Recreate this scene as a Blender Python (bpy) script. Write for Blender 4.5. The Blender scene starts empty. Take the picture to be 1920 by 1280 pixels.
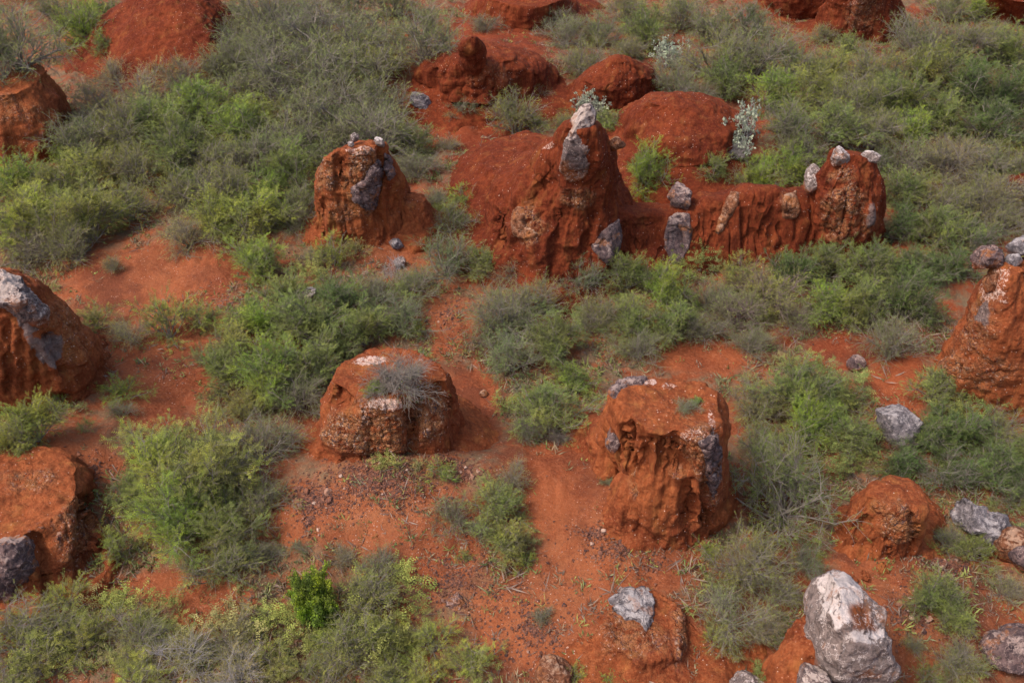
import bpy, math, random
import numpy as np
from mathutils import Vector
R = math.radians
rng = np.random.default_rng(7)
random.seed(7)
scene = bpy.context.scene
COL = scene.collection

# ------------------------------------------------------------------ camera
CH, PITCH, F = 18.0, R(38), 1844.0          # height, pitch down, focal length in px of a 1920 wide picture
cam = bpy.data.objects.new('camera', bpy.data.cameras.new('camera'))
COL.objects.link(cam)
cam.location = (0, 0, CH)
cam.rotation_euler = (R(90) - PITCH, 0, 0)
cam.data.sensor_width = 36
cam.data.lens = 36 * F / 1920
cam.data.clip_end = 2000
scene.camera = cam
# ------------------------------------------------------------------ light
SUN_EL, SUN_AZ = R(56), R(-112)             # azimuth from +Y clockwise: the sun stands to the left, a little behind the camera
w = bpy.data.worlds.new('World'); scene.world = w; w.use_nodes = True
nt = w.node_tree; bg = nt.nodes['Background']
sky = nt.nodes.new('ShaderNodeTexSky'); sky.sky_type = 'NISHITA'; sky.sun_disc = False
sky.sun_elevation = SUN_EL; sky.sun_rotation = SUN_AZ
sky.air_density = 1.0; sky.dust_density = 4.0; sky.ozone_density = 1.0
nt.links.new(sky.outputs[0], bg.inputs[0]); bg.inputs[1].default_value = 0.15
sl = bpy.data.lights.new('sun', 'SUN'); sl.energy = 1.5; sl.angle = R(11); sl.color = (1, .95, .88)
so = bpy.data.objects.new('sun', sl); COL.objects.link(so)
sd = Vector((math.cos(SUN_EL) * math.sin(SUN_AZ), math.cos(SUN_EL) * math.cos(SUN_AZ), math.sin(SUN_EL)))
so.rotation_euler = sd.to_track_quat('Z', 'Y').to_euler()
scene.view_settings.view_transform = 'Standard'; scene.view_settings.look = 'None'
scene.view_settings.exposure = 0.78; scene.view_settings.gamma = 1

# ------------------------------------------------------------------ noise
def _h(ix, iy, iz, s):
    n = (ix * 374761393 + iy * 668265263 + iz * 2147483647 + s * 1274126177) & 0xffffffff
    n = ((n ^ (n >> 13)) * 1274126177) & 0xffffffff
    n = ((n ^ (n >> 16)) * 2246822519) & 0xffffffff
    return ((n ^ (n >> 13)) & 0xffff) / 65535.0
def vnoise(p, s=0):
    p = np.asarray(p, float); i = np.floor(p).astype(np.int64); f = p - i; f = f * f * f * (f * (f * 6 - 15) + 10)
    r = 0
    for dx in (0, 1):
        for dy in (0, 1):
            for dz in (0, 1):
                wgt = (f[..., 0] if dx else 1 - f[..., 0]) * (f[..., 1] if dy else 1 - f[..., 1]) * (f[..., 2] if dz else 1 - f[..., 2])
                r = r + wgt * _h(i[..., 0] + dx, i[..., 1] + dy, i[..., 2] + dz, s)
    return r * 2 - 1
def fbm(p, scale, octv=4, s=0, gain=.5):
    p = np.asarray(p, float) * scale; a = 1; r = 0; t = 0
    for k in range(octv):
        r = r + a * vnoise(p + 17.3 * k, s + k); t += a; a *= gain; p = p * 2.03
    return r / t
def ridged(p, scale, octv=3, s=0):
    p = np.asarray(p, float) * scale; a = 1; r = 0; t = 0
    for k in range(octv):
        r = r + a * (1 - 2 * np.abs(vnoise(p + 11.1 * k, s + k))); t += a; a *= .5; p = p * 2.1
    return r / t
def cells(p, scale, s=0):                   # distance to the nearest jittered cell point, 0..1
    p = np.asarray(p, float) * scale; i = np.floor(p).astype(np.int64); best = np.full(p.shape[:-1], 9.)
    for dx in (-1, 0, 1):
        for dy in (-1, 0, 1):
            for dz in (-1, 0, 1):
                a, b, c = i[..., 0] + dx, i[..., 1] + dy, i[..., 2] + dz
                q = np.stack([a + _h(a, b, c, s), b + _h(a, b, c, s + 5), c + _h(a, b, c, s + 9)], -1)
                best = np.minimum(best, np.sqrt(((q - p) ** 2).sum(-1)))
    return best
def sstep(a, b, x):
    t = np.clip((x - a) / (b - a), 0, 1); return t * t * (3 - 2 * t)

# ------------------------------------------------------------------ where a point of the photograph lies in the place
CS, SN = math.cos(PITCH), math.sin(PITCH)
FW = np.array([0, CS, -SN]); UP = np.array([0, SN, CS]); RT = np.array([1., 0, 0]); CP = np.array([0, 0, CH])
def ray(px, py): return FW * F + RT * (px - 960) + UP * (640 - py)
def at_z(px, py, z):
    d = ray(px, py); return CP + d * ((z - CH) / d[2])
def at_y(px, py, Y):
    d = ray(px, py); return CP + d * (Y / d[1])
def proj(P):
    q = np.asarray(P) - CP; dz = q @ FW
    return 960 + F * (q @ RT) / dz, 640 - F * (q @ UP) / dz, dz

BUMPS = []          # px, py, rx, ry, height, rotation
for b in [(735, 925, 3.0, 1.7, .75), (1080, 960, 3.0, 2.2, .35), (1190, 1200, 2.2, 1.6, .35), (700, 425, 3.2, 1.6, .5),
          (1320, 325, 5.2, 2.0, 1.5), (1130, 480, 4.5, 2.0, .35), (30, 880, 3.2, 1.5, 1.0), (1650, 1130, 2.6, 2.0, .55),
          (880, 160, 5, 2.5, .8), (620, 560, 2.4, 1.6, .35), (1850, 740, 3, 2, .5), (60, 720, 3, 1.6, .4),
          (940, 360, 3.5, 2.5, .7), (1750, 200, 12, 8, 1.2), (520, 100, 12, 8, 1.0), (1260, 900, 2.6, 2.4, .35)]:
    c = at_z(b[0], b[1], 0); BUMPS.append((c[0], c[1]) + b[2:])
def ground(x, y):
    x = np.asarray(x, float); y = np.asarray(y, float)
    p = np.stack([x, y, x * 0], -1)
    z = .45 * fbm(p, .09, 3, 3) + .16 * fbm(p, .45, 3, 9)
    for bx, by, rx, ry, h in BUMPS:
        z = z + h * np.exp(-((x - bx) / rx) ** 2 - ((y - by) / ry) ** 2)
    return z
def gfine(x, y):
    p = np.stack([x, y, x * 0], -1)
    rill = ridged(p * np.array([1, .55, 1]), .8, 3, 21)
    st = fbm(p, .55, 3, 41) * 3.; fr = st - np.floor(st)
    return .10 * sstep(.0, .22, fr) * (1 - fr) * sstep(-.1, .3, fbm(p, .23, 2, 44)) + .17 * rill * sstep(-.3, .4, fbm(p, .2, 2, 5)) + .07 * fbm(p, 1.6, 3, 31) + .035 * fbm(p, 5, 2, 32)
def at(px, py, lift=0.0):
    z = 0.
    for _ in range(14):
        P = at_z(px, py, z + lift); z = .5 * z + .5 * float(ground(P[0], P[1]))
    P = at_z(px, py, z + lift); return np.array([P[0], P[1], z])

# ------------------------------------------------------------------ mesh + tagging helpers
def mk(name, V, Fc, mat, parent=None, smooth=True, attrs=None, loc=None):
    V = np.asarray(V, np.float32); Fc = np.asarray(Fc, np.int32)
    if loc is not None: V = V - np.asarray(loc, np.float32)
    me = bpy.data.meshes.new(name)
    k = Fc.shape[1]; n = len(Fc)
    me.vertices.add(len(V)); me.vertices.foreach_set('co', V.ravel())
    me.loops.add(n * k); me.loops.foreach_set('vertex_index', Fc.ravel())
    me.polygons.add(n); me.polygons.foreach_set('loop_start', np.arange(0, n * k, k, dtype=np.int32))
    me.update(calc_edges=True)
    if smooth: me.polygons.foreach_set('use_smooth', np.ones(n, bool))
    for an, av in (attrs or {}).items():
        av = np.asarray(av, np.float32)
        if av.ndim == 1:
            a = me.attributes.new(an, 'FLOAT', 'POINT'); a.data.foreach_set('value', av)
        else:
            c4 = np.ones((len(V), 4), np.float32); c4[:, :3] = av
            a = me.attributes.new(an, 'FLOAT_COLOR', 'POINT'); a.data.foreach_set('color', c4.ravel())
    me.materials.append(mat)
    o = bpy.data.objects.new(name, me); COL.objects.link(o)
    if loc is not None: o.location = loc
    if parent is not None: o.parent = parent
    return o
def tag(o, label=None, cat=None, group=None, kind=None):
    if label: o['label'] = label
    if cat: o['category'] = cat
    if group: o['group'] = group
    if kind: o['kind'] = kind
    return o
def empty(name, loc=(0, 0, 0)):
    o = bpy.data.objects.new(name, None); o.empty_display_size = .3; o.location = loc; COL.objects.link(o); return o
def grid_faces(nr, nc, wrap=True):
    i = np.arange(nr - 1)[:, None]; j = np.arange(nc if wrap else nc - 1)[None, :]; j2 = (j + 1) % nc
    return np.stack([i * nc + j, i * nc + j2, (i + 1) * nc + j2, (i + 1) * nc + j], -1).reshape(-1, 4)
def vnormals(V, Fc):
    a, b, c = V[Fc[:, 0]], V[Fc[:, 1]], V[Fc[:, 2]]; d = V[Fc[:, -1]]
    n = np.cross(c - a, d - b if Fc.shape[1] == 4 else b - a)
    if Fc.shape[1] == 3: n = np.cross(b - a, c - a)
    N = np.zeros_like(V)
    for k in range(Fc.shape[1]): np.add.at(N, Fc[:, k], n)
    return N / (np.linalg.norm(N, axis=1, keepdims=True) + 1e-9)

# ------------------------------------------------------------------ materials
class MT:
    def __init__(s, name):
        s.m = bpy.data.materials.new(name); s.m.use_nodes = True; s.t = s.m.node_tree
        s.b = s.t.nodes['Principled BSDF']; s.b.inputs['Roughness'].default_value = .95
        s.b.inputs['Specular IOR Level'].default_value = .15
        s.pos = s.t.nodes.new('ShaderNodeNewGeometry').outputs['Position']
    def n(s, t, **k):
        o = s.t.nodes.new(t)
        for a, v in k.items(): setattr(o, a, v)
        return o
    def set(s, sock, v):
        if isinstance(v, bpy.types.NodeSocket): s.t.links.new(v, sock)
        elif isinstance(v, (tuple, list)) and len(v) == 3 and sock.type == 'RGBA': sock.default_value = (*v, 1)
        else: sock.default_value = v
    def noise(s, scale, detail=4, rough=.55, vec=None, sc=None):
        v = vec or s.pos
        if sc:
            m = s.n('ShaderNodeMapping'); s.t.links.new(v, m.inputs[0]); m.inputs['Scale'].default_value = sc; v = m.outputs[0]
        o = s.n('ShaderNodeTexNoise'); s.t.links.new(v, o.inputs['Vector'])
        o.inputs['Scale'].default_value = scale; o.inputs['Detail'].default_value = detail; o.inputs['Roughness'].default_value = rough
        return o.outputs['Fac']
    def vor(s, scale, out='Distance', feature='F1', vec=None, rand=1):
        o = s.n('ShaderNodeTexVoronoi', feature=feature); s.t.links.new(vec or s.pos, o.inputs['Vector'])
        o.inputs['Scale'].default_value = scale; o.inputs['Randomness'].default_value = rand
        return o.outputs[out]
    def math(s, op, a, b=0., c=None):
        o = s.n('ShaderNodeMath', operation=op); s.set(o.inputs[0], a); s.set(o.inputs[1], b)
        if c is not None: s.set(o.inputs[2], c)
        return o.outputs[0]
    def rng(s, v, a, b, c=0., d=1., smooth=True):
        o = s.n('ShaderNodeMapRange', interpolation_type='SMOOTHSTEP' if smooth else 'LINEAR')
        for k, x in zip(range(5), (v, a, b, c, d)): s.set(o.inputs[k], x)
        return o.outputs[0]
    def mix(s, f, a, b, mode='MIX'):
        o = s.n('ShaderNodeMix', data_type='RGBA', blend_type=mode)
        s.set(o.inputs['Factor'], f); s.set(o.inputs['A'], a); s.set(o.inputs['B'], b); return o.outputs['Result']
    def attr(s, name, out='Color'):
        return s.n('ShaderNodeAttribute', attribute_name=name).outputs[out]
    def sep(s, c):
        o = s.n('ShaderNodeSeparateColor'); s.set(o.inputs[0], c); return o.outputs
    def bump(s, h, dist, strength=1., prev=None):
        o = s.n('ShaderNodeBump'); s.set(o.inputs['Height'], h); o.inputs['Distance'].default_value = dist
        o.inputs['Strength'].default_value = strength
        if prev: s.t.links.new(prev, o.inputs['Normal'])
        s.t.links.new(o.outputs[0], s.b.inputs['Normal']); return o.outputs[0]
    def base(s, c): s.set(s.b.inputs['Base Color'], c)

def soil_colour(M, deep):
    n1 = M.noise(.5, 5, .6); n2 = M.noise(2.7, 6, .65); n3 = M.noise(14, 5, .7)
    c = M.mix(M.rng(n1, .38, .62), deep[0], deep[1])
    c = M.mix(M.rng(n2, .45, .7, 0, .75), c, deep[2])
    c = M.mix(M.rng(n3, .42, .68, 0, .5), c, deep[3])
    return c, n2, n3
def pebbles(M, c, scale, thr, col, maskv, lim=.16):
    d = M.vor(scale); r = M.sep(M.vor(scale, 'Color'))[0]
    k = M.math('MULTIPLY', M.rng(d, lim, lim * 1.7, 1, 0), M.rng(r, thr, thr + .02))
    k = M.math('MULTIPLY', k, maskv)
    return M.mix(k, c, col), k
REDS = [(.17, .038, .014), (.285, .075, .026), (.215, .050, .018), (.37, .125, .055)]
DEEP = [(.165, .032, .012), (.245, .053, .018), (.20, .05, .018), (.33, .10, .035)]

def ground_material():
    M = MT('red_earth_ground')
    c, n2, n3 = soil_colour(M, REDS)
    far, _, _ = soil_colour(M, [(.15, .026, .010), (.215, .043, .015), (.18, .036, .013), (.28, .072, .028)])
    g = M.attr('mix'); sp = M.sep(g)          # r: deeper red, far and right, g: humus/litter under shrubs, b: gravel, paler patches
    c = M.mix(sp[0], c, far)
    lit = M.mix(M.noise(9, 5, .7), (.10, .062, .035), (.23, .15, .085))
    c = M.mix(M.math('MULTIPLY', sp[1], M.rng(M.noise(1.6, 6, .7), .38, .6)), c, lit)
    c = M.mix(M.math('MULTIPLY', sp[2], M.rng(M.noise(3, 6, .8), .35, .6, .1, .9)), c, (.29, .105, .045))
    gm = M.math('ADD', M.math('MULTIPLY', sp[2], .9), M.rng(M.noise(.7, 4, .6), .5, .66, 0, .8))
    c = M.mix(M.rng(M.noise(.33, 6, .7), .52, .62, 0, .75), c, (.135, .038, .018))
    c = M.mix(M.rng(M.noise(4.5, 8, .8), .56, .66, 0, .55), c, (.40, .155, .08))
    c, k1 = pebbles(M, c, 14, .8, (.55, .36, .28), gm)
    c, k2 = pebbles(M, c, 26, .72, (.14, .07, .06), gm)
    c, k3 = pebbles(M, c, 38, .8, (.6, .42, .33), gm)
    M.base(c)
    h = M.math('ADD', M.math('MULTIPLY', n2, .7), M.math('MULTIPLY', n3, .3))
    b = M.bump(h, .16, .9)
    b = M.bump(M.math('ADD', k1, M.math('ADD', k2, k3)), .03, .8, b)
    M.bump(M.noise(60, 3, .7), .01, .8, b)
    return M.m
def earth_material(name, cols, ochre=.5):
    M = MT(name)
    c, n2, n3 = soil_colour(M, cols)
    streak = M.noise(1, 6, .7, sc=(5.5, 5.5, .55))
    c = M.mix(M.rng(streak, .42, .62, 0, .5), c, tuple(x * .62 for x in cols[0]))
    c = M.mix(M.rng(M.noise(1, 5, .65, sc=(2.0, 2.0, .7)), .52, .72, 0, ochre), c, (.38, .15, .042))
    sp = M.sep(M.attr('mix'))
    # crumbly conglomerate
    wv = M.n('ShaderNodeVectorMath', operation='ADD'); M.set(wv.inputs[0], M.pos)
    wn = M.n('ShaderNodeTexNoise'); M.t.links.new(M.pos, wn.inputs['Vector']); wn.inputs['Scale'].default_value = 5
    ws = M.n('ShaderNodeVectorMath', operation='SCALE'); M.set(ws.inputs[0], wn.outputs['Color']); ws.inputs['Scale'].default_value = .22; M.set(wv.inputs[1], ws.outputs[0])
    vc = M.sep(M.vor(20, 'Color', vec=wv.outputs[0])); vd = M.vor(20, vec=wv.outputs[0])
    cg = M.mix(vc[0], (.19, .07, .03), (.46, .21, .095)); cg = M.mix(M.rng(vc[1], .84, .9), cg, (.55, .36, .26))
    cg = M.mix(M.rng(vc[2], .8, .85), cg, (.12, .07, .065)); cg = M.mix(M.rng(M.noise(2.2, 4), .45, .6, 0, .7), cg, (.33, .13, .05))
    edge = M.rng(M.noise(5, 7, .75), .40, .56, 0, 1)
    c = M.mix(M.math('MULTIPLY', sp[0], edge), c, cg)
    # pale crust
    pc = M.mix(M.noise(8, 6, .75), (.50, .25, .17), (.74, .58, .50))
    pm = M.rng(M.math('ADD', M.math('MULTIPLY', sp[1], .31), M.noise(13, 8, .85)), .74, .80)
    pm = M.math('MULTIPLY', pm, M.rng(sp[1], .02, .2))
    c = M.mix(pm, c, pc)
    # dark iron rock
    dk = M.mix(M.noise(6, 6, .75), (.085, .055, .055), (.30, .20, .17)); dk = M.mix(M.rng(M.noise(15, 5, .7), .58, .68, 0, .8), dk, (.5, .36, .28))
    c = M.mix(M.rng(M.math('ADD', sp[2], M.math('MULTIPLY', M.noise(5, 5, .7), .5)), .6, .8), c, dk)
    c, k = pebbles(M, c, 17, .87, (.62, .45, .36), M.rng(M.noise(.9, 4), .45, .6))
    M.base(c)
    h = M.math('ADD', M.math('MULTIPLY', n2, .5), M.math('MULTIPLY', streak, .5))
    b = M.bump(h, .20, .9)
    b = M.bump(M.math('MULTIPLY', M.math('SUBTRACT', 1, vd), M.math('ADD', M.math('MULTIPLY', sp[0], .9), .06)), .07, 1, b)
    b = M.bump(n3, .035, .8, b)
    M.bump(M.noise(45, 4, .7), .012, .9, b)
    return M.m
def rock_material(name, dark, mid, pale, palebias=.5, rust=.35):
    M = MT(name); M.b.inputs['Roughness'].default_value = .85
    oc = M.n('ShaderNodeObjectInfo').outputs['Random']
    a = M.noise(2.2, 8, .68); b_ = M.noise(7, 7, .72); c_ = M.noise(22, 5, .7)
    c = M.mix(M.rng(b_, .36, .6), dark, mid)
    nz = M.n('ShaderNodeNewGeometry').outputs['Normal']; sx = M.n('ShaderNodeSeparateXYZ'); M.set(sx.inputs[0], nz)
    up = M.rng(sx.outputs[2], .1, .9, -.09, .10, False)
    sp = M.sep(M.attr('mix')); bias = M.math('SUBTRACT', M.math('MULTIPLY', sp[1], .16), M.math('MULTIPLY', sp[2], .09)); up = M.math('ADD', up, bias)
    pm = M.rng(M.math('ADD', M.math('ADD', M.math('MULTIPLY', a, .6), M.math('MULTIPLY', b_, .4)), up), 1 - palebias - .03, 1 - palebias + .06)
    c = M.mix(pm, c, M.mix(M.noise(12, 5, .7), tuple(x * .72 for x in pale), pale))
    c = M.mix(M.rng(M.noise(1.6, 6, .7), .54, .64, 0, rust), c, (.36, .13, .045))
    c = M.mix(M.rng(c_, .60, .70, 0, .7), c, tuple(x * .5 for x in dark))
    c = M.mix(M.math('MULTIPLY', sp[0], M.rng(b_, .3, .5)), c, (.25, .07, .022))
    vein = M.rng(M.math('ABSOLUTE', M.math('SUBTRACT', M.noise(3.1, 6, .6), .5)), 0, .012, .8, 0)
    c = M.mix(vein, c, tuple(min(1, x * 1.1) for x in pale))
    M.base(c)
    b = M.bump(M.math('ADD', a, b_), .14, .8); b = M.bump(M.vor(5, 'Distance', 'DISTANCE_TO_EDGE'), .03, .35, b)
    M.bump(c_, .03, .9, b)
    return M.m
def stone_material(name, cols):
    M = MT(name); r = M.n('ShaderNodeObjectInfo').outputs['Random']
    a = M.attr('v', 'Fac'); t = M.math('FRACT', M.math('ADD', r, a))
    c = M.mix(M.rng(t, 0, .5), cols[0], cols[1]); c = M.mix(M.rng(t, .5, 1), c, cols[2])
    c = M.mix(M.rng(M.noise(14, 5, .7), .5, .62, 0, .6), c, (.33, .11, .045))
    M.base(c); M.bump(M.noise(20, 5, .7), .04, 1); return M.m
def leaf_material(name, rough=.6):
    M = MT(name); oi = M.n('ShaderNodeObjectInfo')
    v = M.attr('v', 'Fac')
    c = M.mix(M.rng(v, 0, 1, 0, 1, False), oi.outputs['Color'], oi.outputs['Color'])
    hsv = M.n('ShaderNodeHueSaturation'); M.set(hsv.inputs['Color'], oi.outputs['Color'])
    M.set(hsv.inputs['Value'], M.rng(v, 0, 1, .5, 1.6, False)); M.set(hsv.inputs['Hue'], M.rng(M.noise(1.1, 3), .3, .7, .525, .475, False))
    M.set(hsv.inputs['Saturation'], M.rng(v, 0, 1, .85, 1.12, False))
    col = hsv.outputs[0]; M.base(col); M.b.inputs['Roughness'].default_value = rough
    tr = M.n('ShaderNodeBsdfTranslucent'); M.set(tr.inputs[0], col)
    mx = M.n('ShaderNodeMixShader'); mx.inputs[0].default_value = .35
    M.t.links.new(M.b.outputs[0], mx.inputs[1]); M.t.links.new(tr.outputs[0], mx.inputs[2])
    M.t.links.new(mx.outputs[0], M.t.nodes['Material Output'].inputs[0]); return M.m
def bark_material(name):
    M = MT(name); oi = M.n('ShaderNodeObjectInfo')
    M.base(M.mix(M.noise(9, 4), oi.outputs['Color'], M.mix(.5, oi.outputs['Color'], (.04, .03, .025)))); return M.m
def blade_material():
    M = MT('dry_grass'); c = M.attr('mix'); M.base(c)
    return M.m

m_ground = ground_material()
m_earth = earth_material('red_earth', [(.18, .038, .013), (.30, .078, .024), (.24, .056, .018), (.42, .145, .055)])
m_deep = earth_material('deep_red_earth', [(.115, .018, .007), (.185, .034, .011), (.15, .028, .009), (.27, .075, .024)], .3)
m_white = rock_material('white_crusted_rock', (.13, .095, .085), (.30, .22, .19), (.76, .62, .56), .40, .6)
m_grey = rock_material('grey_rock', (.095, .08, .085), (.23, .19, .19), (.48, .41, .39), .42, .4)
m_purple = rock_material('purple_grey_rock', (.065, .043, .045), (.185, .115, .105), (.46, .32, .27), .40, .8)
m_pillar = rock_material('pillar_rock', (.075, .055, .055), (.22, .15, .135), (.55, .42, .36), .45, .5)
m_brown = rock_material('rusty_rock', (.11, .04, .022), (.25, .095, .045), (.48, .28, .18), .41, .9)
m_stone = stone_material('dark_stone', [(.075, .042, .038), (.15, .065, .045), (.25, .11, .07)])
m_pstone = stone_material('pale_stone', [(.32, .17, .115), (.50, .34, .26), (.25, .105, .065)])
m_leaf = leaf_material('leaves'); m_bark = bark_material('bark'); m_blade = blade_material()

# ------------------------------------------------------------------ the ground
BARE = [(300, 525, 170, 75), (290, 690, 110, 110), (880, 760, 75, 70), (1080, 930, 130, 130), (660, 960, 110, 60), (800, 1000, 120, 90),
        (1150, 1050, 170, 70), (1040, 1180, 150, 110), (1300, 670, 100, 40), (70, 870, 140, 60), (1690, 720, 60, 60), (850, 610, 50, 60),
        (900, 250, 80, 50), (1600, 650, 90, 30), (930, 90, 90, 100), (1180, 240, 60, 40), (310, 60, 100, 80), (1720, 1200, 70, 100),
        (340, 1100, 120, 30), (400, 1160, 70, 40), (1180, 1200, 150, 100), (600, 430, 40, 20), (720, 470, 80, 25), (1650, 1100, 100, 80), (1900, 1180, 90, 60), (520, 980, 60, 60)]
def bareness(x, y, z):
    px, py, d = proj(np.stack([x, y, z], -1))
    b = np.zeros_like(px)
    wob = .35 * fbm(np.stack([x, y, x * 0], -1), .6, 3, 77)
    for cx, cy, rx, ry in BARE:
        e = np.sqrt(((px - cx) / rx) ** 2 + ((py - cy) / ry) ** 2) + wob
        b = np.maximum(b, sstep(1.25, .75, e))
    return b
def axis(lo, hi, a, b, step, far):
    inner = np.arange(a, b + step, step)
    g = [];  s = step; v = b + step
    while v < hi: s *= 1.35; v += s; g.append(v)
    l = []; s = step; v = a
    while v > lo: s *= 1.35; v -= s; l.append(v)
    return np.concatenate([l[::-1], inner, g])
gx = axis(-400, 400, -32, 32, .11, 0); gy = axis(-300, 700, 7, 62, .11, 0)
X, Y = np.meshgrid(gx, gy)
X = X.ravel(); Y = Y.ravel()
Z = ground(X, Y) + gfine(X, Y)
bn = bareness(X, Y, Z); ppx, ppy, _d = proj(np.stack([X, Y, Z], -1))
deepm = np.clip(sstep(520, 250, ppy + 60 * fbm(np.stack([X, Y, X * 0], -1), .3, 3, 4)) * sstep(500, 900, ppx) + sstep(1250, 1650, ppx) * .6 * sstep(800, 600, ppy), 0, 1)  # darker red tone over the far and right-hand ground
deepm = np.where(Y < 5, 0, deepm)
grav_pale = np.zeros_like(X)
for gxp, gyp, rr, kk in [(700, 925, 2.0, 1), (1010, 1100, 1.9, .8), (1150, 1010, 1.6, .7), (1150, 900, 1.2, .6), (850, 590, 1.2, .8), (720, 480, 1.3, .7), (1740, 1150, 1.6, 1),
                         (960, 1220, 1.5, .6), (170, 870, 1.1, .6), (1800, 1000, 1.3, .8), (290, 520, 2.6, .45), (280, 690, 2.0, .45), (560, 1000, 1.4, .5), (330, 1100, 2.0, .4), (100, 860, 2.2, .35)]:  # gravel spots, then plain lighter patches over the left clearings
    c = at(gxp, gyp); grav_pale = np.maximum(grav_pale, kk * np.exp(-(((X - c[0]) / rr) ** 2 + ((Y - c[1]) / rr) ** 2)))
mk('ground', np.stack([X, Y, Z], -1), grid_faces(len(gy), len(gx), False), m_ground, attrs={'mix': np.stack([deepm, 1 - bn, grav_pale], -1)})['kind'] = 'structure'

# ------------------------------------------------------------------ earth formations
def ring_pts(poly, z, n):
    P = np.array([at_z(a, b, z)[:2] for a, b in poly]); c = P.mean(0)
    D = P - c; th = np.arctan2(D[:, 1], D[:, 0]); r = np.hypot(D[:, 0], D[:, 1]); o = np.argsort(th); th = th[o]; r = r[o]
    t = np.linspace(-math.pi, math.pi, n, endpoint=False)
    rr = np.interp(t, np.concatenate([th - 2 * math.pi, th, th + 2 * math.pi]), np.tile(r, 3))
    k = np.hanning(7); k /= k.sum(); rr = np.convolve(np.concatenate([rr[-8:], rr, rr[:8]]), k, 'same')[8:-8]
    return c, rr, t
def gully(V, sc, s):                       # narrow V-shaped rills running down the faces
    q = V * np.array([1, 1, .16]); q = q + .25 * np.stack([vnoise(V * 1.3, s), vnoise(V * 1.3, s + 1), V[:, 0] * 0], -1)
    return np.clip(1 - np.abs(vnoise(q * sc, s)) * 5, 0, 1) * sstep(-.3, .5, vnoise(V * .7, s + 3))
def in_poly(px, py, poly):                 # signed distance in px, negative inside
    P = np.array(poly, float); best = np.full(px.shape, 1e9); ins = np.zeros(px.shape, bool)
    for i in range(len(P)):
        a, b = P[i], P[(i + 1) % len(P)]; e = b - a; w0 = px - a[0]; w1 = py - a[1]; t = np.clip((w0 * e[0] + w1 * e[1]) / (e @ e), 0, 1)
        best = np.minimum(best, np.hypot(w0 - t * e[0], w1 - t * e[1])); c = ((a[1] <= py) != (b[1] <= py)) & (w0 < (py - a[1]) * e[0] / (e[1] + 1e-9)); ins ^= c
    return np.where(ins, -best, best)
def loft(rings, z0, n=240, per=.035, dome=.12, amp=.13, flute=.10, fine=.03, seed=0, talus=.45, cuts=16):
    cs, rs, zs = [], [], []
    for z, poly in rings:
        c, r, t = ring_pts(poly, z0 + z, n); cs.append(c); rs.append(r); zs.append(z0 + z)
    t = np.linspace(-math.pi, math.pi, n, endpoint=False); tl = 1 + .5 * vnoise(np.stack([np.cos(t) * 2.2, np.sin(t) * 2.2, t * 0 + seed], -1), seed)
    cs = [cs[0]] * 3 + cs; rs = [rs[0] + .95 * talus * tl, rs[0] + .62 * talus * tl, rs[0] + .25 * talus * tl] + rs; zs = [z0 - .75, z0 - .30, z0 - .05] + zs; zs[3] += .12
    zs = np.array(zs); cs = np.array(cs); rs = np.array(rs)
    path = np.concatenate([[0], np.cumsum(np.diff(zs) + np.abs(np.diff(rs.mean(1))))])
    m = int(path[-1] / per); q = np.linspace(0, path[-1], m)
    zi = np.interp(q, path, zs); ci = np.stack([np.interp(q, path, cs[:, k]) for k in (0, 1)], -1)
    ri = np.stack([np.interp(q, path, rs[:, k]) for k in range(n)], -1)
    kk = np.hanning(5); kk /= kk.sum()          # soften the profile between rings
    sm = lambda a: np.apply_along_axis(lambda v: np.convolve(np.pad(v, 2, 'edge'), kk, 'valid'), 0, a)
    ri = sm(ri); ci = sm(ci)
    P = [np.stack([ci[i, 0] + ri[i] * np.cos(t), ci[i, 1] + ri[i] * np.sin(t), np.full(n, zi[i])], -1) for i in range(m)]
    rt = ri[-1]; capn = max(4, int(rt.mean() / per))
    for k in range(1, capn + 1):
        s = 1 - k / capn
        if k == capn: s = .002
        P.append(np.stack([ci[-1, 0] + rt * s * np.cos(t), ci[-1, 1] + rt * s * np.sin(t), np.full(n, zi[-1] + dome * (1 - s * s))], -1))
    V = np.concatenate(P); Fc = grid_faces(len(P), n)
    rc = np.random.default_rng(seed + 5); hh = rings[-1][0]; up_ = V[:, 2] > z0 + .15
    for _ in range(cuts):                    # broken faces: steep planes shear slices off the sides
        a_ = rc.uniform(0, 2 * math.pi); nn = np.array([math.cos(a_), math.sin(a_), rc.uniform(.0, .55 if cuts > 15 else .15)]); nn /= np.linalg.norm(nn)
        q = V @ nn; lim = np.quantile(q[up_], rc.uniform(.88 if cuts > 15 else .94, .98)); dq = np.maximum(0, q - lim) * np.clip((V[:, 2] - z0 - .05) / .35, 0, 1)
        V = V - dq[:, None] * nn * .9
    N = vnormals(V, Fc); steep = 1 - np.clip(N[:, 2:3], 0, 1) ** 2
    a = amp * 1.3 * fbm(V, .8, 4, seed + 1)[:, None] + steep * .22 * (ridged(V * np.array([1, 1, .30]), .62, 2, seed + 19) - .3)[:, None] - steep * .22 * gully(V, .8, seed + 23)[:, None] - steep * .07 * gully(V, 2.1, seed + 29)[:, None] + steep * flute * ridged(V * np.array([1, 1, .22]), 1.5, 3, seed + 7)[:, None]
    a = a + fine * 2.2 * fbm(V, 4.5, 4, seed + 3)[:, None] + steep * .05 * sstep(-.4, .4, vnoise(V * .9, seed + 43))[:, None] * ridged((V + .35 * vnoise(V * .8, seed + 44)[:, None]) * np.array([.6, .6, 2.2]), 1.1, 3, seed + 41)[:, None] - steep * .05 * sstep(.2, .6, ridged(V * np.array([1, 1, .15]), 3.2, 2, seed + 15))[:, None]
    return V + N * a, Fc
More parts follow.
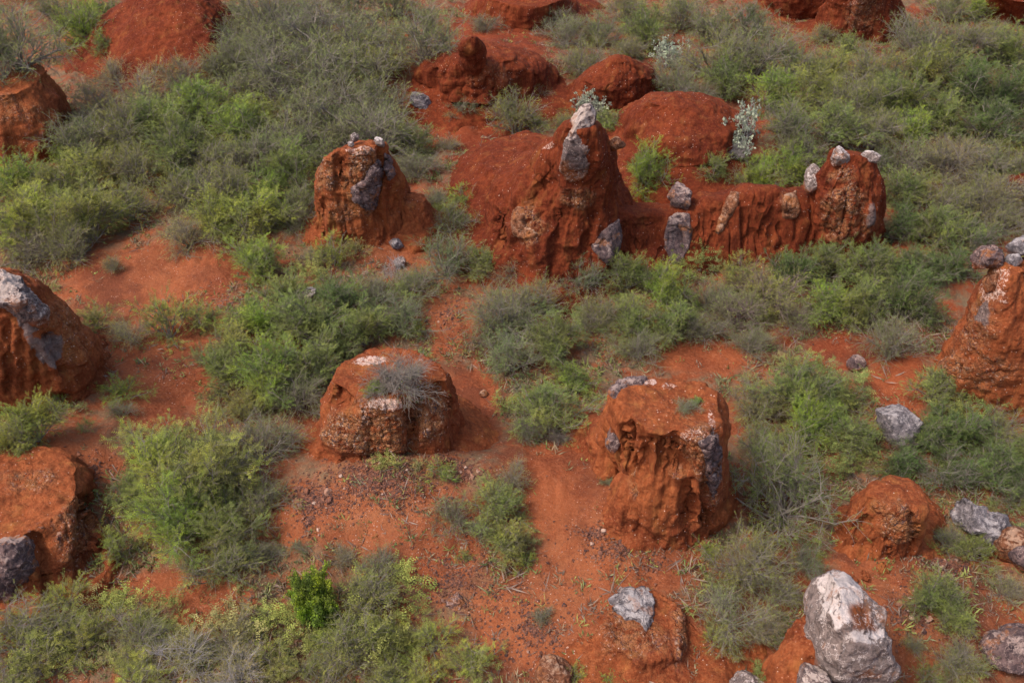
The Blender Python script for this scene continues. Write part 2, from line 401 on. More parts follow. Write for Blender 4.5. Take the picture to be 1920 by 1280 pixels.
def poly_mask(V, N, poly, soft=6., rough=9., seed=66):
    px, py, d = proj(V); c = np.mean(poly, 0); near = (np.hypot(px - c[0], py - c[1]) < 25)
    d0 = d[near].min(); sd = in_poly(px, py, poly) + rough * fbm(V, 2.6, 4, seed)
    vis = ((N * (CP - V)).sum(1) > 0) & (np.abs(d - d0) < 1.6)
    return sstep(soft, -soft, sd) * vis
def crust(name, lab, obj, poly, mat, lift=.10, seed=66, rough=9.):
    """a slab of harder rock let into obj: the faces inside poly, raised, as a mesh of their own"""
    me = obj.data; V = np.empty(len(me.vertices) * 3, np.float32); me.vertices.foreach_get('co', V); V = V.reshape(-1, 3).astype(float) + np.array(obj.location)
    Fc = np.empty(len(me.polygons) * 4, np.int32); me.polygons.foreach_get('vertices', Fc); Fc = Fc.reshape(-1, 4); N = vnormals(V, Fc)
    m = poly_mask(V, N, poly, 5., rough, seed); keep = (m[Fc] > .1).any(1)
    if not keep.any(): return
    Fk = Fc[keep]; par = {}                   # keep only the piece that hangs together
    def root(a):
        while par.setdefault(a, a) != a: par[a] = par[par[a]]; a = par[a]
        return a
    for q in Fk.tolist():
        a = root(q[0])
        for b in q[1:]: par[root(b)] = a
    rt_ = np.array([root(a) for a in Fk[:, 0].tolist()]); u_, c_ = np.unique(rt_, return_counts=True); Fk = Fk[rt_ == u_[c_.argmax()]]; ids, inv = np.unique(Fk, return_inverse=True); W_ = V[ids] + N[ids] * (-.04 + (lift + .04) * sstep(.1, .8, m[ids]) + lift * (.55 * fbm(V[ids], 3.2, 3, seed) + .35 * ridged(V[ids], 6, 2, seed + 1)) * m[ids])[:, None]
    o = mk(name, W_, inv.reshape(-1, 4), mat); o.parent = obj; o.location = [-v for v in obj.location]
    if lab: o['label'] = lab
    return o
def patches(V, Fc, specs, bumpy=.10):
    M = np.zeros((len(V), 3)); px, py, d = proj(V)
    N = vnormals(V, Fc); wob = .9 * fbm(V, 1.8, 5, 55)
    for sp in specs:
        if len(sp) == 3 and sp[1] < 0:       # a recess cut into the face
            V = V - N * (sp[2] * poly_mask(V, N, sp[0], 9., 10.))[:, None]; continue
        if len(sp) == 3:
            M[:, sp[1]] = np.maximum(M[:, sp[1]], sp[2] * poly_mask(V, N, sp[0], 7., 12.)); continue
        sx, sy, rx, ry, ch, st = sp
        near = np.hypot(px - sx, py - sy) < 9
        if not near.any(): near = np.hypot(px - sx, py - sy) < 30
        if not near.any(): continue
        ids = np.where(near)[0]; p0 = V[ids[np.argmin(d[ids])]]; sc = F / d[ids].min()
        q = V - p0
        e = np.sqrt((q @ RT * sc / rx) ** 2 + (q @ UP * sc / ry) ** 2 + (q @ FW * sc / (1.6 * max(rx, ry))) ** 2) + wob
        M[:, ch] = np.maximum(M[:, ch], st * sstep(1.45, .6, e))
    lump = .5 * (1 - cells(V, 8, 3)) + .5 * (1 - cells(V, 14, 4))
    V = V + N * ((M[:, 0] + .6 * M[:, 1]) * (.05 + bumpy * (lump - .45)))[:, None] + N * (M[:, 2] * (.06 + .05 * fbm(V, 3, 3, 8)))[:, None]
    return V, M
def formation(name, label, cat, rings, base, mat=None, pt=(), group=None, **k):
    z0 = float(at(*base)[2]); V, Fc = loft(rings, z0, **k); V, M = patches(V, Fc, pt)
    loc = np.array([V[:, 0].mean(), V[:, 1].mean(), z0])
    o = mk(name, V, Fc, mat or m_earth, attrs={'mix': M}, loc=loc); return tag(o, label, cat, group)

A = formation('earth_butte', 'red earth butte with a broad crumbly purple-brown rock face and white rocks on its crown', 'rock formation',
    [(0, [(576, 440), (600, 456), (650, 452), (700, 448), (760, 432), (802, 405), (795, 385), (740, 370), (660, 370), (600, 390)]),
     (1.1, [(585, 388), (610, 402), (650, 402), (700, 394), (752, 378), (772, 366), (760, 350), (720, 335), (650, 330), (600, 348)]),
     (2.2, [(596, 335), (614, 348), (650, 350), (700, 343), (738, 332), (746, 318), (735, 305), (700, 295), (640, 295), (606, 308)]),
     (3.0, [(606, 300), (622, 308), (655, 306), (700, 304), (726, 297), (730, 287), (705, 272), (660, 270), (625, 283)]),
     (3.45, [(632, 288), (660, 292), (695, 292), (718, 284), (720, 275), (700, 263), (670, 260), (648, 270)])], (690, 430), seed=10, cuts=9,
    pt=[([(629, 300), (646, 300), (650, 350), (632, 352)], -1, .3), ([(712, 288), (722, 300), (722, 345), (712, 350)], -1, .28), ([(600, 370), (612, 375), (606, 445), (594, 440)], -1, .15), ([(730, 345), (742, 350), (735, 420), (722, 420)], -1, .15), ([(657, 284), (700, 283), (712, 310), (708, 350), (700, 392), (690, 402), (665, 385), (648, 365), (645, 325)], 0, 1), ([(605, 298), (628, 293), (630, 330), (625, 362), (600, 350), (597, 330)], 0, 1), (672, 289, 30, 6, 1, .8), (640, 405, 40, 14, 0, .6)])
crust('rock_face', 'smooth purple-grey lower part of the rock face', A, [(690, 320), (710, 300), (716, 330), (706, 365), (696, 395), (678, 390), (662, 370), (660, 350), (680, 340)], m_purple, .12, 71, 6)
crust('rock_face', 'dark grey rock beside the right rim', A, [(722, 288), (734, 300), (738, 325), (728, 335), (720, 315)], m_purple, .1, 72, 4)
V1, F1 = loft([(0, [(735, 430), (760, 442), (800, 430), (812, 405), (795, 380), (760, 370), (735, 385)]), (.8, [(745, 385), (765, 392), (796, 386), (800, 373), (780, 364), (750, 366)])], float(at(770, 410)[2]), seed=61, n=120)
o = mk('buttress', V1, F1, m_earth, attrs={'mix': np.zeros((len(V1), 3))}); o.parent = A; o.location = [-v for v in A.location]; 
C = formation('earth_butte', 'flat-topped red earth butte carrying a grey dry shrub, pale crumbly band under its front rim', 'rock formation',
    [(0, [(580, 868), (615, 888), (690, 878), (760, 872), (830, 870), (892, 854), (900, 820), (840, 765), (740, 745), (640, 765), (600, 820)]),
     (.5, [(597, 842), (630, 856), (700, 848), (770, 842), (840, 838), (880, 822), (880, 790), (850, 770), (740, 730), (650, 740), (606, 792)]),
     (1.1, [(608, 795), (640, 812), (700, 812), (770, 808), (840, 802), (868, 780), (845, 735), (740, 705), (660, 705), (620, 748)]),
     (1.75, [(618, 748), (645, 762), (690, 772), (748, 772), (775, 752), (800, 742), (842, 735), (848, 712), (800, 690), (730, 672), (670, 675), (632, 705)]),
     (2.2, [(626, 716), (652, 728), (678, 744), (720, 757), (756, 752), (775, 725), (800, 714), (840, 716), (838, 696), (800, 664), (735, 652), (680, 656), (638, 680)])],
    (740, 830), seed=20, dome=.0, cuts=4, amp=.09, flute=.07, talus=1.0,
    pt=[([(758, 752), (784, 726), (788, 790), (780, 835), (768, 840), (762, 800)], -1, .2), ([(622, 722), (668, 742), (672, 768), (628, 768)], -1, .22), ([(838, 740), (850, 745), (868, 830), (850, 835)], -1, .15), ([(595, 835), (640, 850), (700, 850), (760, 850), (755, 862), (640, 872), (600, 862)], -1, .12), ([(672, 745), (755, 748), (758, 800), (765, 848), (700, 858), (640, 850), (602, 818), (625, 765), (665, 770)], 0, 1), ([(783, 722), (825, 712), (838, 760), (832, 820), (785, 825), (780, 770)], 0, .95), (715, 752, 40, 8, 1, 1), (695, 668, 30, 9, 1, 1.), (690, 785, 9, 30, 1, .7), (790, 668, 12, 6, 1, .8), (832, 722, 10, 12, 1, .6), (740, 840, 60, 10, 0, .6), (730, 700, 40, 14, 1, .45)])
D = formation('earth_butte', 'tall red earth block right of centre with a fluted front and a white-flecked right rim', 'rock formation',
    [(0, [(1182, 905), (1200, 955), (1218, 1003), (1280, 1014), (1335, 1002), (1352, 960), (1358, 900), (1320, 860), (1220, 840), (1150, 845), (1152, 868)]),
     (.9, [(1172, 868), (1198, 915), (1218, 965), (1280, 975), (1340, 962), (1350, 900), (1350, 850), (1300, 815), (1210, 800), (1142, 822)]),
     (2.0, [(1150, 820), (1188, 852), (1222, 895), (1280, 905), (1342, 898), (1352, 850), (1348, 790), (1300, 755), (1200, 750), (1150, 782)]),
     (2.9, [(1150, 778), (1190, 805), (1228, 845), (1280, 850), (1341, 848), (1348, 805), (1346, 755), (1310, 728), (1210, 722), (1146, 748)]),
     (3.35, [(1148, 748), (1182, 778), (1215, 808), (1240, 818), (1262, 806), (1285, 808), (1310, 820), (1338, 816), (1344, 775), (1342, 740), (1320, 722), (1220, 712), (1170, 716)])],
    (1250, 920), seed=30, dome=.05, flute=.16, cuts=9, talus=.1,
    pt=[([(1236, 830), (1262, 818), (1285, 832), (1296, 880), (1270, 890), (1235, 880)], -1, .17), ([(1278, 900), (1300, 900), (1308, 1000), (1284, 1005)], -1, .24), ([(1180, 775), (1196, 800), (1180, 850), (1160, 870), (1165, 830)], -1, .2), ([(1200, 822), (1222, 828), (1215, 890), (1198, 880)], -1, .18), ([(1318, 905), (1332, 905), (1332, 990), (1320, 990)], -1, .18), (1318, 830, 26, 30, 0, 1), (1300, 810, 28, 12, 1, .8), (1335, 785, 8, 30, 1, .8), ([(1275, 822), (1310, 800), (1345, 800), (1348, 900), (1340, 960), (1310, 900), (1290, 860)], 0, .8), (1215, 710, 16, 6, 1, .9), (1258, 718, 12, 6, 1, .8),  (1265, 895, 16, 14, 0, .6)])
crust('rock_face', 'dark purple rock under the white-flecked corner', D, [(1312, 830), (1345, 812), (1347, 880), (1338, 930), (1325, 880)], m_purple, .09, 73, 8)
crust('rock_face', 'grey rough rock on the back left rim', D, [(1140, 735), (1160, 712), (1195, 702), (1215, 708), (1205, 722), (1165, 728), (1150, 750)], m_purple, .07, 74, 5)
B1, BF = loft([(0, [(1140, 960), (1175, 1000), (1215, 1008), (1230, 980), (1225, 930), (1170, 900)]), (1.2, [(1170, 905), (1195, 925), (1218, 920), (1222, 895), (1200, 880), (1178, 885)]), (1.6, [(1185, 890), (1205, 898), (1216, 890), (1210, 880), (1192, 878)])], float(at(1190, 960)[2]), seed=33, n=140)
B1, BM = patches(B1, BF, [(1200, 905, 18, 40, 0, 1), (1212, 940, 8, 50, 2, .9), (1195, 890, 18, 10, 1, .5)])
B2, B2F = loft([(0, [(1080, 805), (1105, 850), (1135, 905), (1180, 905), (1205, 850), (1185, 795), (1130, 780)]), (.9, [(1118, 792), (1140, 838), (1172, 850), (1195, 820), (1175, 775), (1140, 770)]), (1.9, [(1143, 760), (1158, 790), (1188, 795), (1188, 765), (1165, 750)]), (2.6, [(1150, 742), (1165, 760), (1190, 765), (1190, 745), (1170, 735)])], float(at(1120, 860)[2]), seed=36, n=160, talus=1.0, cuts=4)
B2, B2M = patches(B2, B2F, [(1150, 850, 16, 20, 0, .5)])
o = mk('buttress', B2, B2F, m_earth, attrs={'mix': B2M}); o.parent = D; o.location = [-v for v in D.location]
o = mk('buttress', B1, BF, m_earth, attrs={'mix': BM}); o.parent = D; o.location = [-v for v in D.location]
E = formation('earth_pinnacle', 'steep fluted red earth cone at the left edge with a dark right flank', 'rock formation',
    [(0, [(-150, 740), (-60, 770), (40, 765), (115, 750), (165, 722), (190, 682), (172, 640), (90, 600), (-50, 590), (-150, 650)]),
     (1.2, [(-130, 680), (-60, 705), (30, 702), (105, 690), (148, 660), (165, 625), (140, 585), (60, 545), (-50, 540), (-130, 600)]),
     (2.4, [(-100, 620), (-50, 640), (20, 640), (72, 625), (102, 592), (112, 562), (85, 540), (30, 520), (-50, 505), (-100, 550)]),
     (3.2, [(-70, 575), (-30, 590), (10, 590), (42, 580), (58, 560), (62, 545), (30, 522), (-20, 512), (-70, 535)]),
     (3.7, [(-50, 545), (-20, 550), (5, 548), (22, 535), (15, 522), (-20, 512), (-50, 520)])], (20, 720), seed=40, flute=.17,
    pt=[([(12, 600), (20, 600), (22, 740), (10, 740)], -1, .16), ([(36, 620), (42, 620), (52, 735), (42, 735)], -1, .16), ([(62, 650), (70, 655), (78, 730), (68, 730)], -1, .12), ([(80, 625), (96, 620), (130, 700), (112, 705)], -1, .25), (110, 590, 35, 30, 0, .6), (140, 640, 25, 40, 0, .4), (95, 650, 16, 40, 2, .55), (60, 600, 20, 30, 2, .7)])
Fm = formation('earth_bank', 'low red earth bank at the lower left ending in a dark crumbling scarp', 'earth bank',
    [(0, [(-120, 1180), (0, 1195), (60, 1182), (120, 1152), (165, 1112), (188, 1060), (192, 980), (190, 900), (120, 850), (0, 850), (-120, 900)]),
     (.7, [(-110, 1120), (0, 1140), (70, 1120), (122, 1090), (158, 1050), (178, 985), (178, 905), (110, 840), (0, 835), (-110, 880)]),
     (1.15, [(-100, 1060), (0, 1078), (66, 1066), (118, 1035), (156, 980), (168, 905), (120, 835), (0, 820), (-100, 830)]),
     (1.35, [(-80, 1030), (0, 1040), (60, 1025), (112, 985), (140, 920), (100, 845), (0, 830), (-80, 840)])], (60, 1040), seed=50, talus=.7, cuts=30, amp=.2,
    pt=[([(148, 930), (178, 925), (192, 1060), (150, 1110), (140, 1050)], -1, .25), ([(60, 1000), (80, 1000), (110, 1120), (85, 1130)], -1, .2), (150, 1000, 20, 60, 0, .8), (95, 985, 22, 20, 1, .5), (60, 890, 60, 15, 0, .5)])
G = formation('earth_pinnacle', 'orange-red earth slope at the right edge crowned by overhanging grey rocks', 'rock formation',
    [(0, [(1758, 702), (1775, 750), (1850, 778), (1950, 785), (2050, 770), (2100, 700), (2050, 640), (1950, 610), (1850, 620), (1795, 652)]),
     (1.3, [(1790, 640), (1805, 682), (1860, 705), (1950, 708), (2040, 690), (2060, 640), (2000, 580), (1900, 565), (1835, 590)]),
     (2.6, [(1825, 575), (1845, 612), (1885, 630), (1960, 628), (2030, 600), (2010, 550), (1940, 520), (1875, 525), (1840, 545)]),
     (3.6, [(1858, 522), (1872, 542), (1900, 552), (1960, 550), (1990, 520), (1950, 495), (1890, 495)]),
     (4.0, [(1868, 505), (1885, 515), (1940, 520), (1960, 500), (1930, 485), (1885, 488)])], (1850, 720), seed=60,
    pt=[(1855, 530, 14, 40, 1, .8), (1835, 590, 14, 22, 2, .6), (1780, 690, 26, 30, 0, .8), (1820, 610, 16, 60, 0, .6), (1840, 700, 50, 26, 0, .5)])
H = formation('earth_mound', 'smooth red earth hump beside the long grey slab, pink rubble on its face', 'earth mound',
    [(0, [(1555, 1050), (1590, 1085), (1650, 1078), (1700, 1045), (1748, 1000), (1752, 960), (1720, 930), (1650, 950), (1590, 985)]),
     (.8, [(1580, 1000), (1612, 1028), (1660, 1022), (1702, 1000), (1738, 965), (1744, 925), (1710, 905), (1650, 915), (1605, 950)]),
     (1.5, [(1620, 945), (1650, 962), (1690, 962), (1725, 942), (1738, 917), (1725, 900), (1690, 894), (1655, 905)])], (1660, 1040), seed=70, flute=.1, talus=.8, cuts=24,
    pt=[([(1700, 960), (1712, 945), (1722, 990), (1706, 1020)], -1, .2), ([(1600, 985), (1625, 960), (1632, 980), (1606, 1010)], -1, .18), ([(1655, 1005), (1665, 1000), (1680, 1060), (1660, 1065)], -1, .15), (1680, 985, 30, 36, 0, 1), (1690, 975, 26, 30, 0, .8), (1695, 1010, 24, 24, 0, 1), (1640, 950, 12, 12, 0, .7)])
I = formation('earth_mound', 'orange-red earth shoulder against the left side of the big white boulder', 'earth mound',
    [(0, [(1420, 1320), (1480, 1350), (1560, 1350), (1640, 1310), (1640, 1240), (1580, 1200), (1500, 1205), (1450, 1245)]),
     (.9, [(1452, 1255), (1490, 1290), (1550, 1290), (1610, 1250), (1600, 1200), (1560, 1170), (1510, 1165), (1475, 1200)]),
     (1.35, [(1478, 1205), (1510, 1230), (1540, 1230), (1570, 1200), (1555, 1170), (1525, 1162), (1495, 1172)])], (1560, 1270), seed=80, flute=.1, talus=.8, cuts=20, pt=[(1515, 1170, 14, 14, 1, .9)])
J = formation('earth_mound', 'low knoll of crumbly orange earth at the bottom edge with a grey rock patch', 'earth mound',
    [(0, [(1085, 1290), (1150, 1330), (1260, 1330), (1335, 1290), (1332, 1220), (1300, 1150), (1230, 1120), (1150, 1130), (1105, 1190)]),
     (.2, [(1115, 1250), (1160, 1280), (1240, 1285), (1308, 1250), (1300, 1185), (1270, 1130), (1210, 1105), (1150, 1110), (1125, 1160)]),
     (.42, [(1135, 1185), (1165, 1230), (1225, 1235), (1282, 1200), (1278, 1150), (1240, 1105), (1180, 1092), (1145, 1108)])], (1200, 1230), seed=90, flute=.05, talus=1.6, dome=.03, cuts=24, amp=.16,
    pt=[(1185, 1180, 50, 40, 0, .7), (1190, 1120, 34, 24, 2, .7), (1150, 1190, 20, 60, 1, .5), (1285, 1180, 16, 50, 0, .8)])
# far mounds
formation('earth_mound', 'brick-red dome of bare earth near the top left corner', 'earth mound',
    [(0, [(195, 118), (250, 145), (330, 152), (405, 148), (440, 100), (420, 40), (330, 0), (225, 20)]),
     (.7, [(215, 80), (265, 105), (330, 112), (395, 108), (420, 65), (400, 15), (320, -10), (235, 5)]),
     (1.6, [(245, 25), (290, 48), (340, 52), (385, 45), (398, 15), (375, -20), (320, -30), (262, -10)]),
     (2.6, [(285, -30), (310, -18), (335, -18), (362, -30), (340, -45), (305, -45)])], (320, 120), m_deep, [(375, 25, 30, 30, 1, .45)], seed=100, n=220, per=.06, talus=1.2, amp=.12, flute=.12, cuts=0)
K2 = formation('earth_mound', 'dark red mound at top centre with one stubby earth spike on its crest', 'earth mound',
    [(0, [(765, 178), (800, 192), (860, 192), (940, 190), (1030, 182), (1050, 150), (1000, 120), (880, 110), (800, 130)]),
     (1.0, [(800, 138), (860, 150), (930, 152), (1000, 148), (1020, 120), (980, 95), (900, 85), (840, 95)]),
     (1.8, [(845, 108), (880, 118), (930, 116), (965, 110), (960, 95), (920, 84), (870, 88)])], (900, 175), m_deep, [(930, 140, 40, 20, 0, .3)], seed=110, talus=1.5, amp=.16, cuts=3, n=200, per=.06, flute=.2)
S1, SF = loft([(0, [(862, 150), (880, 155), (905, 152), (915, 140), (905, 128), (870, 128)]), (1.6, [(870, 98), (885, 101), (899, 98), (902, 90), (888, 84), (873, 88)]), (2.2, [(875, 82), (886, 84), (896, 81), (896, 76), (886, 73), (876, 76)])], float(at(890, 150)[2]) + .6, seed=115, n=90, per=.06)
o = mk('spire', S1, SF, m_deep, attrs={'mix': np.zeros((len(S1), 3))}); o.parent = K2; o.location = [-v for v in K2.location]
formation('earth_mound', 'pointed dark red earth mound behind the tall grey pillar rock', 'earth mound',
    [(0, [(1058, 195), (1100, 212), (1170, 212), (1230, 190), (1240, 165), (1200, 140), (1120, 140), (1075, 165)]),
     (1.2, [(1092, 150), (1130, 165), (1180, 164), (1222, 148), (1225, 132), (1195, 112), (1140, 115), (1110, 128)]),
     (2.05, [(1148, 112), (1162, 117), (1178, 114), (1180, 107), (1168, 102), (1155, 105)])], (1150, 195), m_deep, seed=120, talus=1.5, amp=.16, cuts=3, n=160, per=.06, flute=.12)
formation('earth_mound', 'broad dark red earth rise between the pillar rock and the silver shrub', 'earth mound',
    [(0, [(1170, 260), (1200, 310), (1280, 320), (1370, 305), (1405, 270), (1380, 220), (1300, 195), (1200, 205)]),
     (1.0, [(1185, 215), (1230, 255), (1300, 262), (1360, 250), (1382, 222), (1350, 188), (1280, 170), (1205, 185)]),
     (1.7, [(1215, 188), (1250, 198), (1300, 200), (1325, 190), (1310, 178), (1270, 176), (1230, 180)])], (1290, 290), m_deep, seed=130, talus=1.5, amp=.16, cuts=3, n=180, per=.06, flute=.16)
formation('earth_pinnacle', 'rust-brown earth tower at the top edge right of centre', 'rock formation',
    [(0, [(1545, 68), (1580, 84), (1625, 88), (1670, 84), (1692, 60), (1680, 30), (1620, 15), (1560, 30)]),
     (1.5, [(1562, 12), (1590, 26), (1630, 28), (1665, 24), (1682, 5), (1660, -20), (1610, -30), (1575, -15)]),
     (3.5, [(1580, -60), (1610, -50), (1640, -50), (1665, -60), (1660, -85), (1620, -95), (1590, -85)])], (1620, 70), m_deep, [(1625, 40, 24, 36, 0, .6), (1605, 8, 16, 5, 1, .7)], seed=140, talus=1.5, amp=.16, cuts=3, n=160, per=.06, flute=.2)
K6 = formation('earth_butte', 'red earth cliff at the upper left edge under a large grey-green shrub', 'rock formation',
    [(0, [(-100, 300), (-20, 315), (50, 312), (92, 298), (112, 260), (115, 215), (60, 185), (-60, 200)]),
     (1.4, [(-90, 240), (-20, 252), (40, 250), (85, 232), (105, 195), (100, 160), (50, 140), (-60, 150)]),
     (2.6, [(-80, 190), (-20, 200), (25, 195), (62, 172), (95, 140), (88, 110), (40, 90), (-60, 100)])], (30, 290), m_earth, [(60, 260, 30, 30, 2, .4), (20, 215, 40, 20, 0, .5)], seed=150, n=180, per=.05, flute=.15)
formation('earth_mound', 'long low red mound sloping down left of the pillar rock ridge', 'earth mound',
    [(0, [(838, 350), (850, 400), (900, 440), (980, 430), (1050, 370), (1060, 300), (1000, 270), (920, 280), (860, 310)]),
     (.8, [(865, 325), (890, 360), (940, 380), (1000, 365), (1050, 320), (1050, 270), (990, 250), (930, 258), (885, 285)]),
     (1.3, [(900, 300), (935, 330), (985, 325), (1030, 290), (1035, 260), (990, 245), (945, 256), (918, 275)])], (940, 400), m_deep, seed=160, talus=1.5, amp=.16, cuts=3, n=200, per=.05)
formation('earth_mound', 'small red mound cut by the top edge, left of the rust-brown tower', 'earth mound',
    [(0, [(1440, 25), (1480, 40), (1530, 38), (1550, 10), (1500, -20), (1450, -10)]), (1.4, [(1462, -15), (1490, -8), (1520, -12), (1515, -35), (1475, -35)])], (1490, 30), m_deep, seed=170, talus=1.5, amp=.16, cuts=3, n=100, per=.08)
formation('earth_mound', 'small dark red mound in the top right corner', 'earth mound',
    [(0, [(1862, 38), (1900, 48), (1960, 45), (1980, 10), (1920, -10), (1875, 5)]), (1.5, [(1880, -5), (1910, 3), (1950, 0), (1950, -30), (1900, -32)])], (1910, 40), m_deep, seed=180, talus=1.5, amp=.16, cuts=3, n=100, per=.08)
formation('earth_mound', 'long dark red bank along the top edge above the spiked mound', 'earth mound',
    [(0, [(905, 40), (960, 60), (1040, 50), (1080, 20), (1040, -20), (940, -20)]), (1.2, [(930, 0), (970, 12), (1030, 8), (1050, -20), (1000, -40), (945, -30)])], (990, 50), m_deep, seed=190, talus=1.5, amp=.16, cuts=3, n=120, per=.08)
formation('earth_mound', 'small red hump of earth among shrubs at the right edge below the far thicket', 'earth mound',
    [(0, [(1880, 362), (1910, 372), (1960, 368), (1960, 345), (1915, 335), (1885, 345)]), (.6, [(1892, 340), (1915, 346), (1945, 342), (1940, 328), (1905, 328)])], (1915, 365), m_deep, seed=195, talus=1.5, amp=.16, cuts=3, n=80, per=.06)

# ---- the long ridge: western cone, wall and eastern tower grown together into one mass
zr = float(at(1150, 500)[2])
parts = [loft([(0, [(888, 458), (925, 505), (985, 532), (1060, 542), (1130, 525), (1185, 495), (1205, 440), (1195, 395), (1150, 360), (1060, 340), (960, 350), (905, 405)]),
        (1.2, [(912, 402), (945, 440), (1000, 462), (1060, 470), (1120, 462), (1165, 435), (1185, 392), (1150, 345), (1060, 310), (970, 315), (930, 352)]),
        (2.4, [(948, 345), (975, 370), (1020, 385), (1070, 395), (1120, 390), (1158, 368), (1162, 338), (1120, 305), (1060, 285), (995, 288), (962, 308)]),
        (3.2, [(1002, 303), (1030, 328), (1070, 348), (1115, 348), (1150, 328), (1142, 295), (1100, 272), (1050, 266), (1018, 277)]),
        (4.3, [(1042, 275), (1060, 290), (1090, 295), (1128, 288), (1134, 265), (1105, 250), (1070, 246)]),
        (5.3, [(1062, 238), (1085, 244), (1110, 238), (1112, 228), (1090, 220), (1068, 226)])], zr, n=300, per=.045, seed=200, flute=.2, amp=.2, talus=1.2, cuts=5),
    loft([(0, [(1528, 470), (1565, 490), (1620, 486), (1660, 462), (1662, 430), (1640, 405), (1560, 400), (1530, 430)]),
        (1.2, [(1533, 418), (1565, 434), (1615, 432), (1652, 412), (1650, 388), (1620, 358), (1560, 355), (1534, 385)]),
        (2.4, [(1537, 362), (1562, 376), (1610, 373), (1641, 357), (1640, 335), (1610, 310), (1560, 312), (1540, 335)]),
        (3.2, [(1541, 322), (1565, 333), (1605, 331), (1638, 320), (1638, 303), (1605, 286), (1570, 288), (1545, 302)]),
        (3.5, [(1552, 308), (1575, 314), (1605, 312), (1628, 304), (1622, 290), (1600, 281), (1570, 284)])], float(at(1590, 460)[2]), n=220, per=.04, seed=210, flute=.13, dome=.15)]
ST = [((1090, 530), (1110, 400)), ((1140, 520), (1150, 388)), ((1200, 512), (1205, 398)), ((1250, 510), (1250, 402)), ((1305, 508), (1300, 396)), ((1330, 506), (1328, 375)), ((1375, 502), (1372, 369)),
      ((1410, 498), (1405, 352)), ((1455, 494), (1455, 350)), ((1490, 490), (1487, 362)), ((1520, 485), (1515, 365)), ((1560, 480), (1550, 345)), ((1590, 478), (1580, 340))]
rows = []
for (bp, cp) in ST:
    P0 = at(*bp); c = at_y(cp[0], cp[1], P0[1] + .95); h = c[2] - P0[2]
    prof = [(-.6, -.8), (-.1, 0), (.2, .25 * h), (.42, .55 * h), (.62, .85 * h), (.95, h), (1.2, h + .02), (1.55, h * .93), (2.3, h * .72), (3.2, h * .42), (4.4, 0), (4.6, -.8)]
    rows.append([(P0[0] + (c[0] - P0[0]) * min(1, a / .95), P0[1] + a, P0[2] + b) for a, b in prof])
rows = np.array(rows); n1 = 420; n2 = 170
sp_ = np.concatenate([[0], np.cumsum(np.linalg.norm(np.diff(rows[:, 5], axis=0), axis=1))]); t1 = np.linspace(0, sp_[-1], n1)
r1 = np.stack([[np.interp(t1, sp_, rows[:, j, k]) for k in range(3)] for j in range(rows.shape[1])], 0).transpose(2, 0, 1)
sq = np.concatenate([[0], np.cumsum(np.linalg.norm(np.diff(rows.mean(0), axis=0), axis=1))]); t2 = np.linspace(0, sq[-1], n2)
Wv = np.stack([np.stack([np.interp(t2, sq, r1[i, :, k]) for k in range(3)], -1) for i in range(n1)])
kk = np.hanning(13); kk /= kk.sum()
for ax in (0, 1):
    Wv = np.apply_along_axis(lambda v: np.convolve(np.pad(v, 6, 'edge'), kk, 'valid'), ax, Wv)
Wv = Wv.transpose(1, 0, 2)[:, ::-1].reshape(-1, 3); WF = grid_faces(n2, n1, False)
WN = vnormals(Wv, WF)
if WN[:, 2].mean() < 0: WF = WF[:, ::-1]; WN = -WN
stp = 1 - np.clip(WN[:, 2:3], 0, 1) ** 2
Wv = Wv + WN * (.22 * fbm(Wv, .7, 3, 221)[:, None] + stp * .24 * ridged(Wv * np.array([1, 1, .2]), .9, 3, 222)[:, None] - stp * .3 * gully(Wv, 1.0, 224)[:, None] - stp * .14 * gully(Wv, 2.3, 226)[:, None] + .03 * fbm(Wv, 5, 3, 223)[:, None])
parts.append((Wv, WF))
off = 0; VV = []; FF = []
for v, f in parts: VV.append(v); FF.append(f + off); off += len(v)
RV, RM = patches(np.concatenate(VV), np.concatenate(FF), [([(1168, 415), (1238, 412), (1236, 470), (1170, 480)], -1, .22), ([(1305, 400), (1345, 390), (1345, 470), (1300, 480)], -1, .15), ([(1392, 375), (1460, 372), (1455, 450), (1395, 455)], -1, .12), ([(1545, 350), (1562, 355), (1560, 440), (1540, 440)], -1, .2), ([(1605, 345), (1618, 350), (1630, 440), (1612, 440)], -1, .18), ([(935, 400), (950, 395), (945, 470), (925, 470)], -1, .2), ([(1010, 330), (1030, 345), (1000, 400), (985, 395)], -1, .18), ([(1040, 395), (1052, 395), (1050, 480), (1035, 480)], -1, .2), ([(1105, 400), (1118, 400), (1100, 480), (1085, 480)], -1, .2), (985, 425, 26, 26, 0, 1), (975, 395, 10, 16, 1, .5), (1080, 380, 34, 14, 0, .9), (1060, 365, 16, 8, 1, .4), (1020, 275, 22, 6, 1, .8),
    (1590, 385, 30, 24, 0, 1), (1575, 430, 30, 30, 0, .7), (1620, 430, 12, 30, 0, .7), (1640, 335, 8, 20, 1, .4), (1485, 390, 14, 22, 0, .7), (1575, 335, 20, 12, 0, .7),
    (1640, 410, 10, 30, 2, .5), (1310, 395, 12, 6, 1, .6), (1270, 410, 20, 8, 1, .4), (1140, 345, 8, 18, 1, .5), (1390, 356, 20, 5, 1, .4)])
RFc = np.concatenate(FF); rl = np.array([RV[:, 0].mean(), RV[:, 1].mean(), zr])
ridge = tag(mk('earth_ridge', RV, RFc, m_deep, attrs={'mix': RM}, loc=rl), 'long dark red ridge with conical west peak, sagging wall and square east tower', 'ridge')

